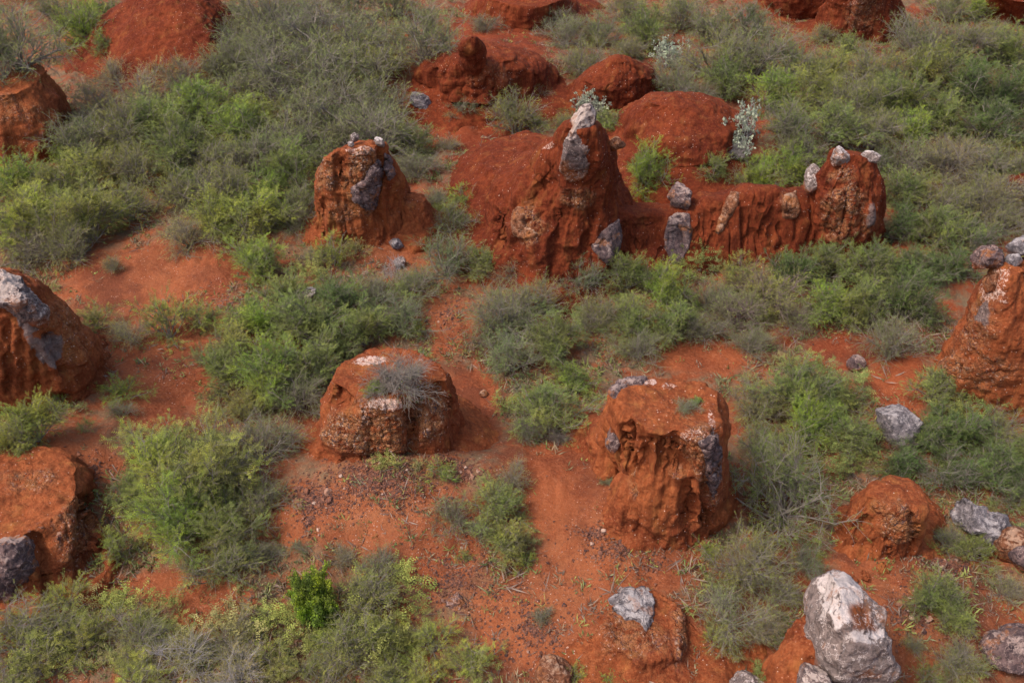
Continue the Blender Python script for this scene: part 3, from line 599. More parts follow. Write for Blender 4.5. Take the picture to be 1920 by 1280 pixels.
# ------------------------------------------------------------------ rocks
def ico(level):
    t = (1 + 5 ** .5) / 2
    v = [(-1, t, 0), (1, t, 0), (-1, -t, 0), (1, -t, 0), (0, -1, t), (0, 1, t), (0, -1, -t), (0, 1, -t), (t, 0, -1), (t, 0, 1), (-t, 0, -1), (-t, 0, 1)]
    f = [(0, 11, 5), (0, 5, 1), (0, 1, 7), (0, 7, 10), (0, 10, 11), (1, 5, 9), (5, 11, 4), (11, 10, 2), (10, 7, 6), (7, 1, 8), (3, 9, 4), (3, 4, 2), (3, 2, 6), (3, 6, 8), (3, 8, 9), (4, 9, 5), (2, 4, 11), (6, 2, 10), (8, 6, 7), (9, 8, 1)]
    v = [np.array(x) / np.linalg.norm(x) for x in v]
    for _ in range(level):
        c = {}; nf = []
        def mid(a, b):
            k = (min(a, b), max(a, b))
            if k not in c:
                m = v[a] + v[b]; v.append(m / np.linalg.norm(m)); c[k] = len(v) - 1
            return c[k]
        for a, b, d in f:
            x, y, z = mid(a, b), mid(b, d), mid(d, a); nf += [(a, x, z), (b, y, x), (d, z, y), (x, y, z)]
        f = nf
    return np.array(v), np.array(f)
ICO5 = ico(5); ICO2 = ico(2); ICO1 = ico(1); ICO3 = ico(3)
def rock_marks(V, N, pt):
    M = np.zeros((len(V), 3))
    z = V[:, 2]; M[:, 0] = .9 * sstep(.42, .12, (z - z.min()) / (z.max() - z.min()) + .22 * fbm(V, 2.5, 4, 88))      # red soil clinging to the buried part
    for poly, ch, st in pt: M[:, ch] = np.maximum(M[:, ch], st * poly_mask(V, N, poly, 8., 14.))
    return M
def lean_of(obj, top, bot):                # how fast obj falls back between two points seen on it
    a, b = hit(obj, *top), hit(obj, *bot); q = a - b; return float((q @ FW) / (q @ UP))
def outline_rock(name, label, poly, depth, thick, mat, seed, parent=None, cat='boulder', group=None, facet=.5, rough=1., pw=.62, proud=0., lean=0., pt=()):
    """a rock with the outline poly, its middle at the distance of depth (a world point), thick metres through"""
    d0 = (np.asarray(depth) - CP) @ FW
    P = np.array([[(a - 960) * d0 / F, (640 - b) * d0 / F] for a, b in poly]); c = P.mean(0); D = P - c
    th = np.arctan2(D[:, 1], D[:, 0]); r = np.hypot(D[:, 0], D[:, 1]); o = np.argsort(th); th = th[o]; r = r[o]
    V, Fc = ICO5; r2 = np.hypot(V[:, 0], V[:, 1]); t = np.arctan2(V[:, 1], V[:, 0])
    tt = np.linspace(-math.pi, math.pi, 361); rr = np.interp(tt, np.concatenate([th - 2 * math.pi, th, th + 2 * math.pi]), np.tile(r, 3))
    rad = np.interp(t, tt, rr); s = r2 ** pw
    size = r.mean()
    U = V * size
    W_ = np.stack([V[:, 0] / (r2 + 1e-6) * s * rad, V[:, 1] / (r2 + 1e-6) * s * rad, np.sign(V[:, 2]) * np.abs(V[:, 2]) ** pw * thick / 2], -1)
    rs_ = np.random.default_rng(seed)
    for _ in range(int(14 * facet)):                # broken planes on the near side
        nn = rs_.normal(size=3); nn[2] = -abs(nn[2]) * 1.3; nn /= np.linalg.norm(nn)
        q = W_ @ nn; lim = np.quantile(q, rs_.uniform(.86, .97)); W_ = W_ - np.outer(np.maximum(0, q - lim) * .85, nn)
    d1 = d0 - proud; cen = CP + (FW * d0 + RT * c[0] + UP * c[1]) * (d1 / d0); W_ = W_ * np.array([d1 / d0, d1 / d0, 1])
    W_[:, 2] += lean * W_[:, 1]
    Wd = cen + W_[:, :1] * RT + W_[:, 1:2] * UP + W_[:, 2:3] * FW
    N = vnormals(Wd, Fc)
    if ((Wd - cen) * N).sum(1).mean() < 0: Fc = Fc[:, ::-1]; N = -N
    Wd = Wd + N * (rough * size * (.10 * fbm(Wd / size, 2.2, 4, seed + 1) + .05 * ridged(Wd / size, 3.5, 3, seed + 2) - .03))[:, None]
    at_ = {'mix': rock_marks(Wd, N, pt)}
    if parent is None:
        return tag(mk(name, Wd, Fc, mat, loc=(cen[0], cen[1], Wd[:, 2].min()), attrs=at_), label, cat, group)
    o = mk(name, Wd, Fc, mat, attrs=at_); o.parent = parent; o.location = [-v for v in parent.location]
    if label: o['label'] = label
    return o
def hit(obj, px, py):                               # first surface of obj seen at a pixel
    me = obj.data; co = np.empty(len(me.vertices) * 3, np.float32); me.vertices.foreach_get('co', co); co = co.reshape(-1, 3) + np.array(obj.location)
    a, b, d = proj(co); k = np.where(np.hypot(a - px, b - py) < 7)[0]
    if not len(k): k = np.where(np.hypot(a - px, b - py) < 25)[0]
    return co[k[np.argmin(d[k])]] if len(k) else at(px, py)
bould = outline_rock('boulder', 'largest boulder, white-topped brown rock with rusty hollows at the bottom edge',
    [(1530, 1110), (1545, 1085), (1580, 1070), (1612, 1070), (1632, 1085), (1641, 1110), (1645, 1160), (1650, 1180), (1658, 1215), (1678, 1250), (1660, 1275), (1600, 1300), (1540, 1310), (1502, 1290), (1508, 1245), (1518, 1210), (1526, 1175), (1524, 1140)],
    at(1600, 1265) + np.array([0, .3, 1.2]), 2.0, m_white, 301, proud=.9, facet=1.2, rough=1.1, pt=[([(1545, 1080), (1580, 1066), (1632, 1080), (1640, 1120), (1600, 1135), (1580, 1180), (1630, 1185), (1655, 1190), (1600, 1205), (1560, 1190), (1540, 1170), (1530, 1120)], 1, 1), ([(1585, 1135), (1620, 1135), (1640, 1180), (1600, 1175)], 0, 1), ([(1500, 1210), (1560, 1205), (1655, 1205), (1690, 1260), (1650, 1300), (1500, 1320)], 2, 1), ([(1600, 1105), (1640, 1120), (1645, 1150), (1615, 1130)], 2, 1)])
hollow = None
outline_rock('cracked_lobe', 'banded grey lobe under a dark crack', [(1503, 1262), (1512, 1245), (1530, 1252), (1555, 1275), (1575, 1300), (1540, 1320), (1505, 1300)], at(1540, 1295) + np.array([0, -.1, .75]), .8, m_pillar, 302, proud=.9, parent=bould)
outline_rock('boulder', 'long pale grey slab lying aslant beside the smooth red hump at the right edge', [(1761, 955), (1780, 945), (1798, 935), (1830, 945), (1860, 965), (1900, 985), (1960, 1010), (1960, 1040), (1900, 1040), (1862, 1020), (1830, 1000), (1790, 980), (1768, 968)], at(1850, 1010) + np.array([0, 0, .3]), 1.1, m_grey, 303, facet=.9, rough=1.3)
outline_rock('boulder', 'pinkish broken rock wedged under the lower end of the long grey slab', [(1865, 1030), (1880, 1000), (1930, 995), (1960, 1010), (1960, 1050), (1900, 1055), (1872, 1045)], at(1900, 1050) + np.array([0, -.05, .2]), .7, m_brown, 304)
outline_rock('boulder', 'purple rock in deep shade below the pink broken rock at the right edge', [(1892, 1035), (1920, 1020), (1960, 1025), (1960, 1062), (1905, 1058)], at(1920, 1066) + np.array([0, -.2, .15]), .6, m_purple, 305)
outline_rock('boulder', 'rounded upright grey boulder half hidden by shrubs beneath the right earth slope', [(1648, 765), (1665, 755), (1695, 757), (1715, 775), (1725, 810), (1722, 850), (1700, 858), (1680, 845), (1660, 810), (1650, 785)], at(1700, 842) + np.array([0, .25, .35]), 1.1, m_grey, 306, facet=.6, rough=.8)
pc = hit(ridge, 1082, 318)
outline_rock('pillar_rock', 'tall dark grey pillar rock with a pale knobbly head standing against the conical peak', [(1068, 228), (1078, 218), (1090, 209), (1105, 210), (1113, 222), (1110, 245), (1103, 262), (1107, 295), (1108, 312), (1098, 325), (1085, 330), (1070, 336), (1058, 325), (1051, 312), (1053, 290), (1062, 262), (1068, 245)], pc, 1.2, m_pillar, 307, facet=.5, proud=.28, lean=.75 * lean_of(ridge, (1088, 262), (1082, 328)), pt=[([(1060, 205), (1116, 205), (1114, 245), (1066, 250)], 1, 1)])
pt = hit(ridge, 1275, 405)
outline_rock('boulder', 'grey capstone perched in the dip of the ridge in front of the bright green shrub', [(1250, 350), (1258, 340), (1275, 338), (1285, 350), (1298, 368), (1300, 382), (1295, 392), (1275, 395), (1260, 391), (1258, 375)], pt + np.array([0, .25, .15]), .9, m_purple, 308, facet=1., rough=1.3)
pt = hit(ridge, 1525, 372)
outline_rock('boulder', 'small upright cream rock with a dark cap leaning against the east tower', [(1512, 322), (1522, 308), (1533, 312), (1538, 325), (1535, 345), (1530, 362), (1515, 362), (1508, 350), (1510, 335)], pt + np.array([0, .3, .2]), .55, m_white, 309)
pt = hit(ridge, 1575, 318)
outline_rock('boulder', 'pointed speckled white rock on the left of the east tower top', [(1558, 304), (1563, 290), (1572, 274), (1577, 272), (1583, 282), (1592, 300), (1588, 309), (1572, 311), (1562, 309)], pt + np.array([0, .25, .1]), .6, m_white, 310)
pt = hit(ridge, 1630, 315)
outline_rock('boulder', 'flat wedge of white rock on the right of the east tower top', [(1611, 296), (1618, 286), (1640, 286), (1651, 291), (1645, 303), (1630, 309), (1616, 303)], pt + np.array([0, .25, .05]), .6, m_white, 311)
for poly, mt, sd_, lf, lb in [
    ([(1255, 408), (1268, 400), (1292, 402), (1297, 425), (1290, 460), (1278, 496), (1262, 492), (1243, 465), (1245, 440)], m_purple, 320, .05, 'smooth dark purple-grey slab set in the wall under the capstone'),
    ([(1160, 412), (1164, 440), (1158, 485), (1140, 497), (1116, 474), (1110, 460), (1130, 435), (1150, 418)], m_purple, 321, .07, 'lean grey slab with a pinkish left edge'),
    ([(1372, 360), (1385, 362), (1382, 385), (1370, 405), (1355, 432), (1346, 434), (1350, 410), (1360, 380)], m_brown, 322, .11, 'slanting ochre slab below the wall crest'),
    ([(960, 405), (970, 386), (982, 390), (982, 420), (1004, 440), (990, 449), (963, 442), (955, 425)], m_brown, 323, .09, 'hooked pinkish rock rib on the west slope'),
    ([(1472, 365), (1492, 360), (1500, 395), (1492, 410), (1468, 407), (1466, 385)], m_brown, 324, .08, 'pale brown rock rib near the east tower')]:
    crust('embedded_slab', lb, ridge, poly, mt, lf, sd_, 5)
# caps on the right slope
pt = hit(G, 1862, 530)
outline_rock('boulder', 'overhanging rusty cap rock at the left end of the rocks crowning the right slope', [(1826, 480), (1835, 468), (1855, 460), (1875, 462), (1888, 475), (1882, 492), (1870, 500), (1850, 498), (1838, 505), (1828, 492)], pt + np.array([0, .25, .18]), .9, m_purple, 330, facet=1., rough=1.5)
outline_rock('boulder', 'blue-grey flat rock uppermost on the right slope at the right edge', [(1888, 470), (1898, 455), (1920, 446), (1960, 445), (1965, 470), (1930, 475), (1905, 476)], pt + np.array([0, .4, .3]), .9, m_grey, 331, facet=1.)
outline_rock('boulder', 'small blocky grey rock just under the flat blue-grey rock at the right edge', [(1887, 485), (1900, 476), (1916, 480), (1914, 492), (1900, 502), (1890, 498)], pt + np.array([.1, .2, .3]), .5, m_grey, 332)
outline_rock('capping_stem', None, [(1862, 500), (1880, 496), (1882, 515), (1868, 535), (1852, 550), (1850, 535), (1858, 515)], pt + np.array([0, .25, 0]), .6, m_brown, 333, parent=G)
# rocks on the butte crown
pt = hit(A, 668, 268)
outline_rock('boulder', 'little upright white rock standing on the back of the purple-faced butte crown', [(657, 262), (660, 252), (667, 249), (673, 253), (671, 262), (664, 266), (658, 266)], pt + np.array([0, .05, .1]), .3, m_white, 340)
outline_rock('boulder', 'tiny white stone at the left rim of the purple-faced butte crown', [(652, 268), (658, 265), (664, 271), (662, 275), (655, 275)], hit(A, 657, 276) + np.array([0, .05, .03]), .2, m_white, 341)
outline_rock('boulder', 'rounded white rock at the right rim of the purple-faced butte crown', [(698, 260), (706, 256), (714, 259), (721, 268), (719, 276), (711, 274), (703, 267)], hit(A, 712, 276) + np.array([0, .1, .05]), .4, m_white, 342)
# left edge rocks
pt = hit(E, 45, 590)
outline_rock('boulder', 'jagged pink, white and blue-grey rock spine draped over the peak at the left edge', [(-30, 505), (5, 500), (25, 508), (35, 525), (50, 545), (62, 560), (77, 578), (80, 600), (75, 620), (62, 622), (48, 612), (38, 595), (20, 578), (0, 572), (-30, 560)], pt, 1.2, m_pillar, 343, rough=1.8, facet=.9, proud=.12, lean=.8 * lean_of(E, (30, 548), (55, 605)), pt=[([(-30, 500), (25, 500), (35, 530), (-30, 580)], 1, 1)])
pt = hit(Fm, 30, 1060)
outline_rock('boulder', 'dark purple-grey boulder with a pale cap set in the lower left bank', [(-40, 985), (5, 982), (30, 990), (50, 1008), (62, 1035), (66, 1065), (50, 1080), (30, 1100), (15, 1130), (0, 1145), (-40, 1130)], pt, 1.1, m_purple, 344, facet=1.1, rough=1.3, proud=-.15, lean=.85 * lean_of(Fm, (30, 1020), (30, 1100)), pt=[([(-40, 980), (30, 985), (50, 1008), (10, 1015), (-40, 1010)], 1, 1)])
crust('rock_patch', 'flat bluish grey rock bedded in the top of the knoll', J, [(1148, 1112), (1158, 1096), (1185, 1098), (1215, 1110), (1230, 1130), (1227, 1165), (1212, 1185), (1195, 1165), (1172, 1150), (1145, 1132)], m_grey, .09, 345, 14)
outline_rock('boulder', 'squat brownish grey boulder in the bottom right corner', [(1842, 1215), (1852, 1192), (1885, 1186), (1960, 1190), (1970, 1250), (1900, 1258), (1855, 1245)], at(1900, 1240) + np.array([0, 0, .3]), 1., m_purple, 346)
outline_rock('boulder', 'pale flat rock just showing at the bottom edge left of the largest boulder', [(1355, 1275), (1375, 1266), (1415, 1270), (1440, 1282), (1430, 1300), (1370, 1300)], at(1395, 1290) + np.array([0, 0, .1]), .6, m_white, 347)
outline_rock('boulder', 'dark brown rock at the bottom edge left of the crumbly knoll', [(1008, 1250), (1020, 1232), (1050, 1235), (1075, 1255), (1080, 1300), (1010, 1300)], at(1040, 1275) + np.array([0, 0, .2]), .7, m_brown, 348, facet=.9)
outline_rock('boulder', 'narrow upright brown stone leaning on the left flank of the tall red block', [(1143, 845), (1140, 820), (1147, 800), (1157, 795), (1158, 820), (1156, 843), (1148, 852)], hit(D, 1152, 830) + np.array([0, .05, 0]), .5, m_purple, 349)
outline_rock('boulder', 'flat grey stone lying in scrub below the purple-faced butte', [(724, 455), (735, 449), (752, 451), (762, 458), (755, 464), (735, 463)], at(743, 462) + np.array([0, 0, .15]), .6, m_grey, 350)
outline_rock('boulder', 'pinkish lump of rock in scrub just below the flat grey stone', [(738, 492), (745, 484), (758, 483), (760, 492), (752, 500), (742, 500)], at(750, 500) + np.array([0, 0, .1]), .4, m_white, 351)
outline_rock('boulder', 'tan streaked rock half buried among green shrubs left of centre', [(560, 560), (566, 546), (580, 538), (594, 543), (592, 556), (580, 566), (568, 572)], at(578, 566) + np.array([0, 0, .2]), .6, m_white, 352)
outline_rock('boulder', 'grey rock with a white left corner beneath the far spiked mound', [(768, 190), (775, 174), (790, 178), (808, 192), (812, 208), (800, 215), (785, 205)], at(790, 210) + np.array([0, 0, .3]), .9, m_grey, 353)
outline_rock('boulder', 'low reddish rock at the foot of the right earth slope', [(1762, 690), (1772, 672), (1790, 668), (1805, 680), (1802, 698), (1780, 705)], at(1783, 705) + np.array([0, -.3, .3]), .7, m_brown, 354)
outline_rock('boulder', 'small purple-grey rock in the open path left of the right slope', [(1590, 690), (1595, 670), (1610, 664), (1622, 675), (1618, 690), (1603, 696)], at(1606, 692) + np.array([0, 0, .15]), .4, m_purple, 355)
outline_rock('boulder', 'flat weathered rock on the ridge shoulder right of the pillar rock', [(1135, 268), (1145, 262), (1165, 264), (1175, 270), (1160, 278), (1140, 276)], hit(ridge, 1145, 290) + np.array([0, .6, .3]), .6, m_brown, 356)
outline_rock('boulder', 'spongy dark rock sunk in the red slope above the bottom edge', [(835, 1135), (845, 1118), (865, 1115), (880, 1130), (876, 1145), (855, 1150), (840, 1146)], at(857, 1145) + np.array([0, .1, -.12]), .4, m_purple, 357, rough=2.2, facet=1.)
outline_rock('boulder', 'single dark red stone on bare ground right of the flat-topped butte', [(898, 738), (903, 731), (912, 733), (915, 740), (907, 744)], at(907, 742) + np.array([0, 0, .06]), .25, m_brown, 358)

# ------------------------------------------------------------------ loose stones
def stone_mesh(seed, lev=ICO2):
    V, Fc = lev; V = V.copy(); r = np.random.default_rng(seed)
    for _ in range(9):
        nn = r.normal(size=3); nn /= np.linalg.norm(nn); q = V @ nn; V -= np.outer(np.maximum(0, q - r.uniform(.35, .75)), nn)
    V *= np.array([1, r.uniform(.65, .95), r.uniform(.5, .8)]); V += .05 * r.normal(size=V.shape); return V, Fc
smesh = []
for k in range(8):
    V, Fc = stone_mesh(900 + k)
    for m, nm in ((m_stone, 'd'), (m_pstone, 'p')):
        o = mk('stone', V, Fc, m, smooth=False, attrs={'v': np.full(len(V), k * .13)}); smesh.append((nm, o.data)); bpy.data.objects.remove(o)
ZONES = [ # px, py, rx, ry, count, size range m, pale share, label, group
    (590, 940, 52, 26, 60, (.05, .17), .15, 'dark angular stone in the rubble heap left below the flat-topped butte', 'dark rubble below the flat-topped butte'),
    (720, 905, 95, 36, 190, (.03, .10), .2, 'small brown stone on the scree apron of the flat-topped butte', 'scree stones below the flat-topped butte'),
    (860, 890, 40, 16, 40, (.05, .13), .2, 'grey-brown stone at the right end of the scree below the flat-topped butte', 'stones at the right end of the scree'),
    (1115, 998, 30, 14, 12, (.05, .12), .1, 'grey stone in the small cluster left of the tall red block foot', 'stone cluster left of the tall red block'),
    (1160, 1030, 60, 34, 26, (.05, .12), .1, 'dark stone on the slope below the tall red block', 'stones below the tall red block'),
    (1225, 1060, 20, 20, 7, (.06, .14), .3, 'rounded stone above the crumbly knoll', 'stones above the crumbly knoll'),
    (580, 985, 30, 40, 9, (.04, .10), .8, 'pale stone scattered on the bare slope left of centre bottom', 'pale stones on the bare slope'),
    (1770, 1060, 50, 30, 34, (.06, .20), .6, 'pinkish rubble block between the grey slab and the red hump', 'pink rubble under the grey slab'),
    (1715, 1150, 40, 50, 34, (.05, .16), .4, 'broken stone strewn right of the largest boulder', 'broken stones beside the largest boulder'),
    (1790, 1210, 30, 25, 10, (.05, .13), .6, 'pale block in the grass near the bottom right boulder', 'pale blocks near the bottom right boulder'),
    (170, 870, 50, 20, 14, (.04, .12), .3, 'reddish stone on the path edge above the lower left bank', 'stones above the lower left bank'),
    (840, 590, 30, 30, 14, (.04, .10), .4, 'red stone on the small scree in the centre gap', 'stones of the centre scree'),
    (850, 1090, 90, 70, 50, (.03, .12), .2, 'dark pebble on the red slope above the bottom edge', 'pebbles on the lower red slope'),
    (1000, 1180, 80, 70, 36, (.03, .09), .4, 'pebble on the orange ground left of the crumbly knoll', 'pebbles left of the crumbly knoll'),
    (80, 1000, 40, 25, 8, (.04, .10), .8, 'whitish stone lying on the lower left bank', 'whitish stones on the lower left bank'),
    (1700, 800, 20, 50, 5, (.05, .10), .3, 'stone on the bare ground by the rounded grey boulder', 'stones by the rounded grey boulder'),
    (690, 440, 60, 12, 12, (.04, .09), .6, 'pale pebble at the foot of the purple-faced butte', 'pebbles at the foot of the purple-faced butte')]
for zx, zy, rx, ry, n, (s0, s1), pale, lb, gr in ZONES:
    for k in range(int(n * .5)):
        a = rng.uniform(0, 2 * math.pi); q = rng.uniform() ** .5
        px, py = zx + rx * q * math.cos(a), zy + ry * q * math.sin(a)
        P = at(px, py); z = P[2] + float(gfine(P[0:1], P[1:2])[0])
        if 'bank' in lb and 'lying' in lb: z = float(hit(Fm, px, py)[2]); P = hit(Fm, px, py)
        s = s0 + (s1 - s0) * rng.uniform() ** 2
        kind = 'p' if rng.uniform() < pale else 'd'
        me = random.choice([m for t, m in smesh if t == kind])
        o = bpy.data.objects.new('stone', me); COL.objects.link(o)
        o.location = (P[0], P[1], z + s * .05); o.scale = (s * .85, s * .85, s * .85); o.rotation_euler = (rng.uniform(-.5, .5), rng.uniform(-.5, .5), rng.uniform(0, 6.3))
        tag(o, lb, 'stone', gr)
cm = []
for k in range(4):
    V, Fc = stone_mesh(950 + k, ICO3); V = V * (1 + .12 * fbm(V, 2.5, 3, k))[:, None]
    o = mk('earth_clod', V, Fc, m_earth, attrs={'mix': np.zeros((len(V), 3))}); cm.append(o.data); bpy.data.objects.remove(o)
for x0, y0, x1, y1, n, wh in [(600, 890, 890, 870, 16, 'flat-topped butte'), (1140, 905, 1210, 1010, 9, 'left flank of the tall red block'), (1215, 1022, 1345, 1015, 9, 'front of the tall red block'), (600, 455, 790, 445, 12, 'purple-faced butte'),
        (30, 772, 185, 710, 9, 'fluted cone at the left edge'), (1570, 1090, 1700, 1060, 8, 'smooth red hump'), (0, 1200, 180, 1130, 9, 'lower left bank'), (930, 520, 1050, 545, 8, 'west slope of the ridge'), (1760, 740, 1840, 780, 7, 'right earth slope')]:
    for k in range(n):
        t = rng.uniform(); P = at(x0 + (x1 - x0) * t + rng.normal() * 8, y0 + (y1 - y0) * t + abs(rng.normal()) * 9); sc = .05 + .17 * rng.uniform() ** 2.5
        o = bpy.data.objects.new('earth_clod', random.choice(cm)); COL.objects.link(o); o.location = (P[0], P[1], P[2] + sc * .2); o.scale = (sc * 1.2, sc, sc); o.rotation_euler = (rng.uniform(-.4, .4), rng.uniform(-.4, .4), rng.uniform(0, 6.3))
        tag(o, 'fallen clod of red earth below the ' + wh, 'earth clod', 'fallen clods below the ' + wh)
# gravel: too many grains to count
GV, GF, GA = [], [], []; off = 0; sV, sF = stone_mesh(77, ICO1)
cand = 60000; xs = rng.uniform(-24, 24, cand); ys = rng.uniform(9, 60, cand); zs = ground(xs, ys) + gfine(xs, ys)
px, py, dd = proj(np.stack([xs, ys, zs], -1)); bz = bareness(xs, ys, zs)
gd = np.zeros(cand)
for zx, zy, rx, ry, n, *_ in ZONES: gd = np.maximum(gd, np.exp(-((px - zx) / rx / 1.4) ** 2 - ((py - zy) / ry / 1.4) ** 2))
cl = sstep(.05, .5, fbm(np.stack([xs, ys, xs * 0], -1), .7, 3, 91))
keep = (px > -40) & (px < 1960) & (py > -20) & (py < 1320) & (rng.uniform(size=cand) < (.06 + .5 * bz * cl + gd))
extra = []
for zx, zy, rx, ry, n, *_ in ZONES:
    for k in range(n * 30):
        a = rng.uniform(0, 6.28); q = abs(rng.normal()) * .7; P = at_z(zx + rx * q * math.cos(a), zy + ry * q * math.sin(a), 0); P = at_z(zx + rx * q * math.cos(a), zy + ry * q * math.sin(a), float(ground(P[0], P[1]))); extra.append(P)
extra = np.array(extra); xs = np.concatenate([xs[keep], extra[:, 0]]); ys = np.concatenate([ys[keep], extra[:, 1]]); zs = ground(xs, ys) + gfine(xs, ys)
ng = len(xs); s = .010 + .055 * rng.uniform(size=ng) ** 2.5; a = rng.uniform(0, 6.28, ng); ca, sa = np.cos(a), np.sin(a)
Vg = sV[None] * s[:, None, None]; Vg = np.stack([Vg[..., 0] * ca[:, None] - Vg[..., 1] * sa[:, None] + xs[:, None], Vg[..., 0] * sa[:, None] + Vg[..., 1] * ca[:, None] + ys[:, None], Vg[..., 2] + zs[:, None] + .005], -1)
Fg = sF[None] + (np.arange(ng) * len(sV))[:, None, None]
tag(mk('gravel', Vg.reshape(-1, 3), Fg.reshape(-1, 3), m_stone, smooth=False, attrs={'v': np.repeat(rng.uniform(size=ng), len(sV))}), 'fine reddish brown gravel scattered over the bare red ground', 'gravel', kind='stuff')

# ------------------------------------------------------------------ shrubs
def tubes(paths, rads, sides=3):
    """paths (n,k,3), rads (n,k) -> one mesh of thin tubes"""
    P = np.asarray(paths); n, k, _ = P.shape
    T = np.gradient(P, axis=1); T /= np.linalg.norm(T, axis=2, keepdims=True) + 1e-9
    ref = np.where(np.abs(T[..., 2:3]) > .9, np.array([1., 0, 0]), np.array([0, 0, 1.]))
    A = np.cross(T, ref); A /= np.linalg.norm(A, axis=2, keepdims=True) + 1e-9; B = np.cross(T, A)
    an = np.arange(sides) * 2 * math.pi / sides
    V = P[:, :, None] + rads[:, :, None, None] * (A[:, :, None] * np.cos(an)[:, None] + B[:, :, None] * np.sin(an)[:, None])
    i, j, s_ = np.meshgrid(np.arange(n), np.arange(k - 1), np.arange(sides), indexing='ij'); s2 = (s_ + 1) % sides
    idx = lambda a, b, c: (a * k + b) * sides + c
    Fc = np.stack([idx(i, j, s_), idx(i, j, s2), idx(i, j + 1, s2), idx(i, j + 1, s_)], -1).reshape(-1, 4)
    return V.reshape(-1, 3), Fc
def grow(r, base, dirs, length, k, bend, wig):
    n = len(base); P = np.zeros((n, k, 3)); P[:, 0] = base; d = dirs / np.linalg.norm(dirs, axis=1, keepdims=True); st = (length / (k - 1))[:, None]
    for i in range(1, k):
        d = d + bend * np.array([0, 0, 1.]) + wig * r.normal(size=(n, 3)); d /= np.linalg.norm(d, axis=1, keepdims=True)
        P[:, i] = P[:, i - 1] + d * st
    return P
def pick(r, P, m, lo):                               # m side shoots per path, from the outer share of it
    n, k, _ = P.shape; u = r.uniform(lo, 1, (n, m)) * (k - 1); i = np.minimum(u.astype(int), k - 2); f = (u - i)[..., None]
    ar = np.arange(n)[:, None]; p = P[ar, i] * (1 - f) + P[ar, i + 1] * f; t = P[ar, i + 1] - P[ar, i]
    return p.reshape(-1, 3), (t / np.linalg.norm(t, axis=2, keepdims=True)).reshape(-1, 3)
def unit(v): return v / (np.linalg.norm(v, axis=-1, keepdims=True) + 1e-9)
def shrub_proto(seed, stems=13, sec=6, twig=6, fronds=7, pairs=5, leaf=.022, wid=.3, frl=.12, flat=.0, up=.75, twr=.0028, hgt=.85, patchy=.22, droop=.1, broad=False, tw_len=.2):
    r = np.random.default_rng(seed)
    az = (np.arange(stems) + r.uniform(-.4, .4, stems)) * 2.4; el = R(18) + R(66) * r.uniform(size=stems) ** up
    d = np.stack([np.cos(az) * np.cos(el), np.sin(az) * np.cos(el), np.sin(el)], -1)
    S = grow(r, r.normal(size=(stems, 3)) * np.array([.03, .03, 0]), d, r.uniform(.62, 1.0, stems) * .86, 7, -.02 + flat, .10)
    p, t = pick(r, S, sec, .3); B = grow(r, p, t + .75 * r.normal(size=p.shape) + np.array([0, 0, .25]), r.uniform(.2, .42, len(p)), 5, .03, .14)
    p, t = pick(r, B, twig, .15); Tw = grow(r, p, t + .7 * r.normal(size=p.shape), r.uniform(.6, 1.3, len(p)) * tw_len, 4, -.05, .14)
    hs = hgt
    v1, f1 = tubes(S, np.linspace(.016, .006, 7)[None] * np.ones((len(S), 1)), 5); v2, f2 = tubes(B, np.linspace(.0065, .003, 5)[None] * np.ones((len(B), 1))); v3, f3 = tubes(Tw, np.linspace(twr, twr * .5, 4)[None] * np.ones((len(Tw), 1)))
    V = np.concatenate([v1, v2, v3]) ; Fc = np.concatenate([f1, f2 + len(v1), f3 + len(v1) + len(v2)]); V[:, 2] *= hs
    bv = (V, Fc)
    if fronds == 0: return bv, None
    p, t = pick(r, Tw, fronds, .1)
    dens = vnoise(p * 3.2, seed) * .5 + .5; k = r.uniform(size=len(p)) > patchy * (1 + .8 * (dens - .5) * 2); p, t = p[k], t[k]
    out = unit(p * np.array([1, 1, .8])); d = unit(t * .6 + out * .5 + .55 * r.normal(size=p.shape) + np.array([0, 0, .15 - droop]))
    n = len(p); side = unit(np.cross(d, np.array([0, 0, 1.])) + .25 * r.normal(size=p.shape)); nrm = unit(np.cross(side, d)); fl = frl * r.uniform(.5, 1.2, n)
    shade = np.clip(.5 + .25 * r.normal(size=n) + .35 * (vnoise(p * 4, seed + 3)), 0, 1)
    if broad:
        L = leaf * r.uniform(.6, 1.3, (n, pairs)); q = p[:, None] + unit(r.normal(size=(n, pairs, 3))) * frl * r.uniform(.2, 1, (n, pairs, 1))
        a = unit(r.normal(size=(n, pairs, 3)) + out[:, None] * .8); b = unit(np.cross(a, r.normal(size=(n, pairs, 3)))); c_ = a
        LV = np.stack([q, q + (c_ * .5 + b * wid) * L[..., None], q + c_ * L[..., None], q + (c_ * .5 - b * wid) * L[..., None]], 2); tot = n * pairs
        sh = np.repeat(np.clip(shade[:, None] + .15 * r.normal(size=(n, pairs)), 0, 1).ravel(), 4)
    else:
        s_ = (np.arange(pairs) + .6) / pairs
        cen = p[:, None] + d[:, None] * (s_[None, :, None] * fl[:, None, None]) + np.array([0, 0, -1.]) * (droop * (s_[None, :, None] ** 2) * fl[:, None, None])
        L = leaf * (1 - .5 * (s_ - .45) ** 2 * 2)[None, :, None] * r.uniform(.8, 1.2, (n, pairs, 1))
        quads = []
        for sg in (-1, 1):
            a = unit(side[:, None] * sg + d[:, None] * .45 + .12 * r.normal(size=(n, pairs, 3))); b = unit(d[:, None] + .3 * nrm[:, None] * r.normal(size=(n, pairs, 1)))
            quads.append(np.stack([cen, cen + (a * .5 + b * wid) * L, cen + a * L, cen + (a * .5 - b * wid) * L], 2))
        LV = np.stack(quads, 2); tot = n * pairs * 2; sh = np.repeat(shade, pairs * 8)
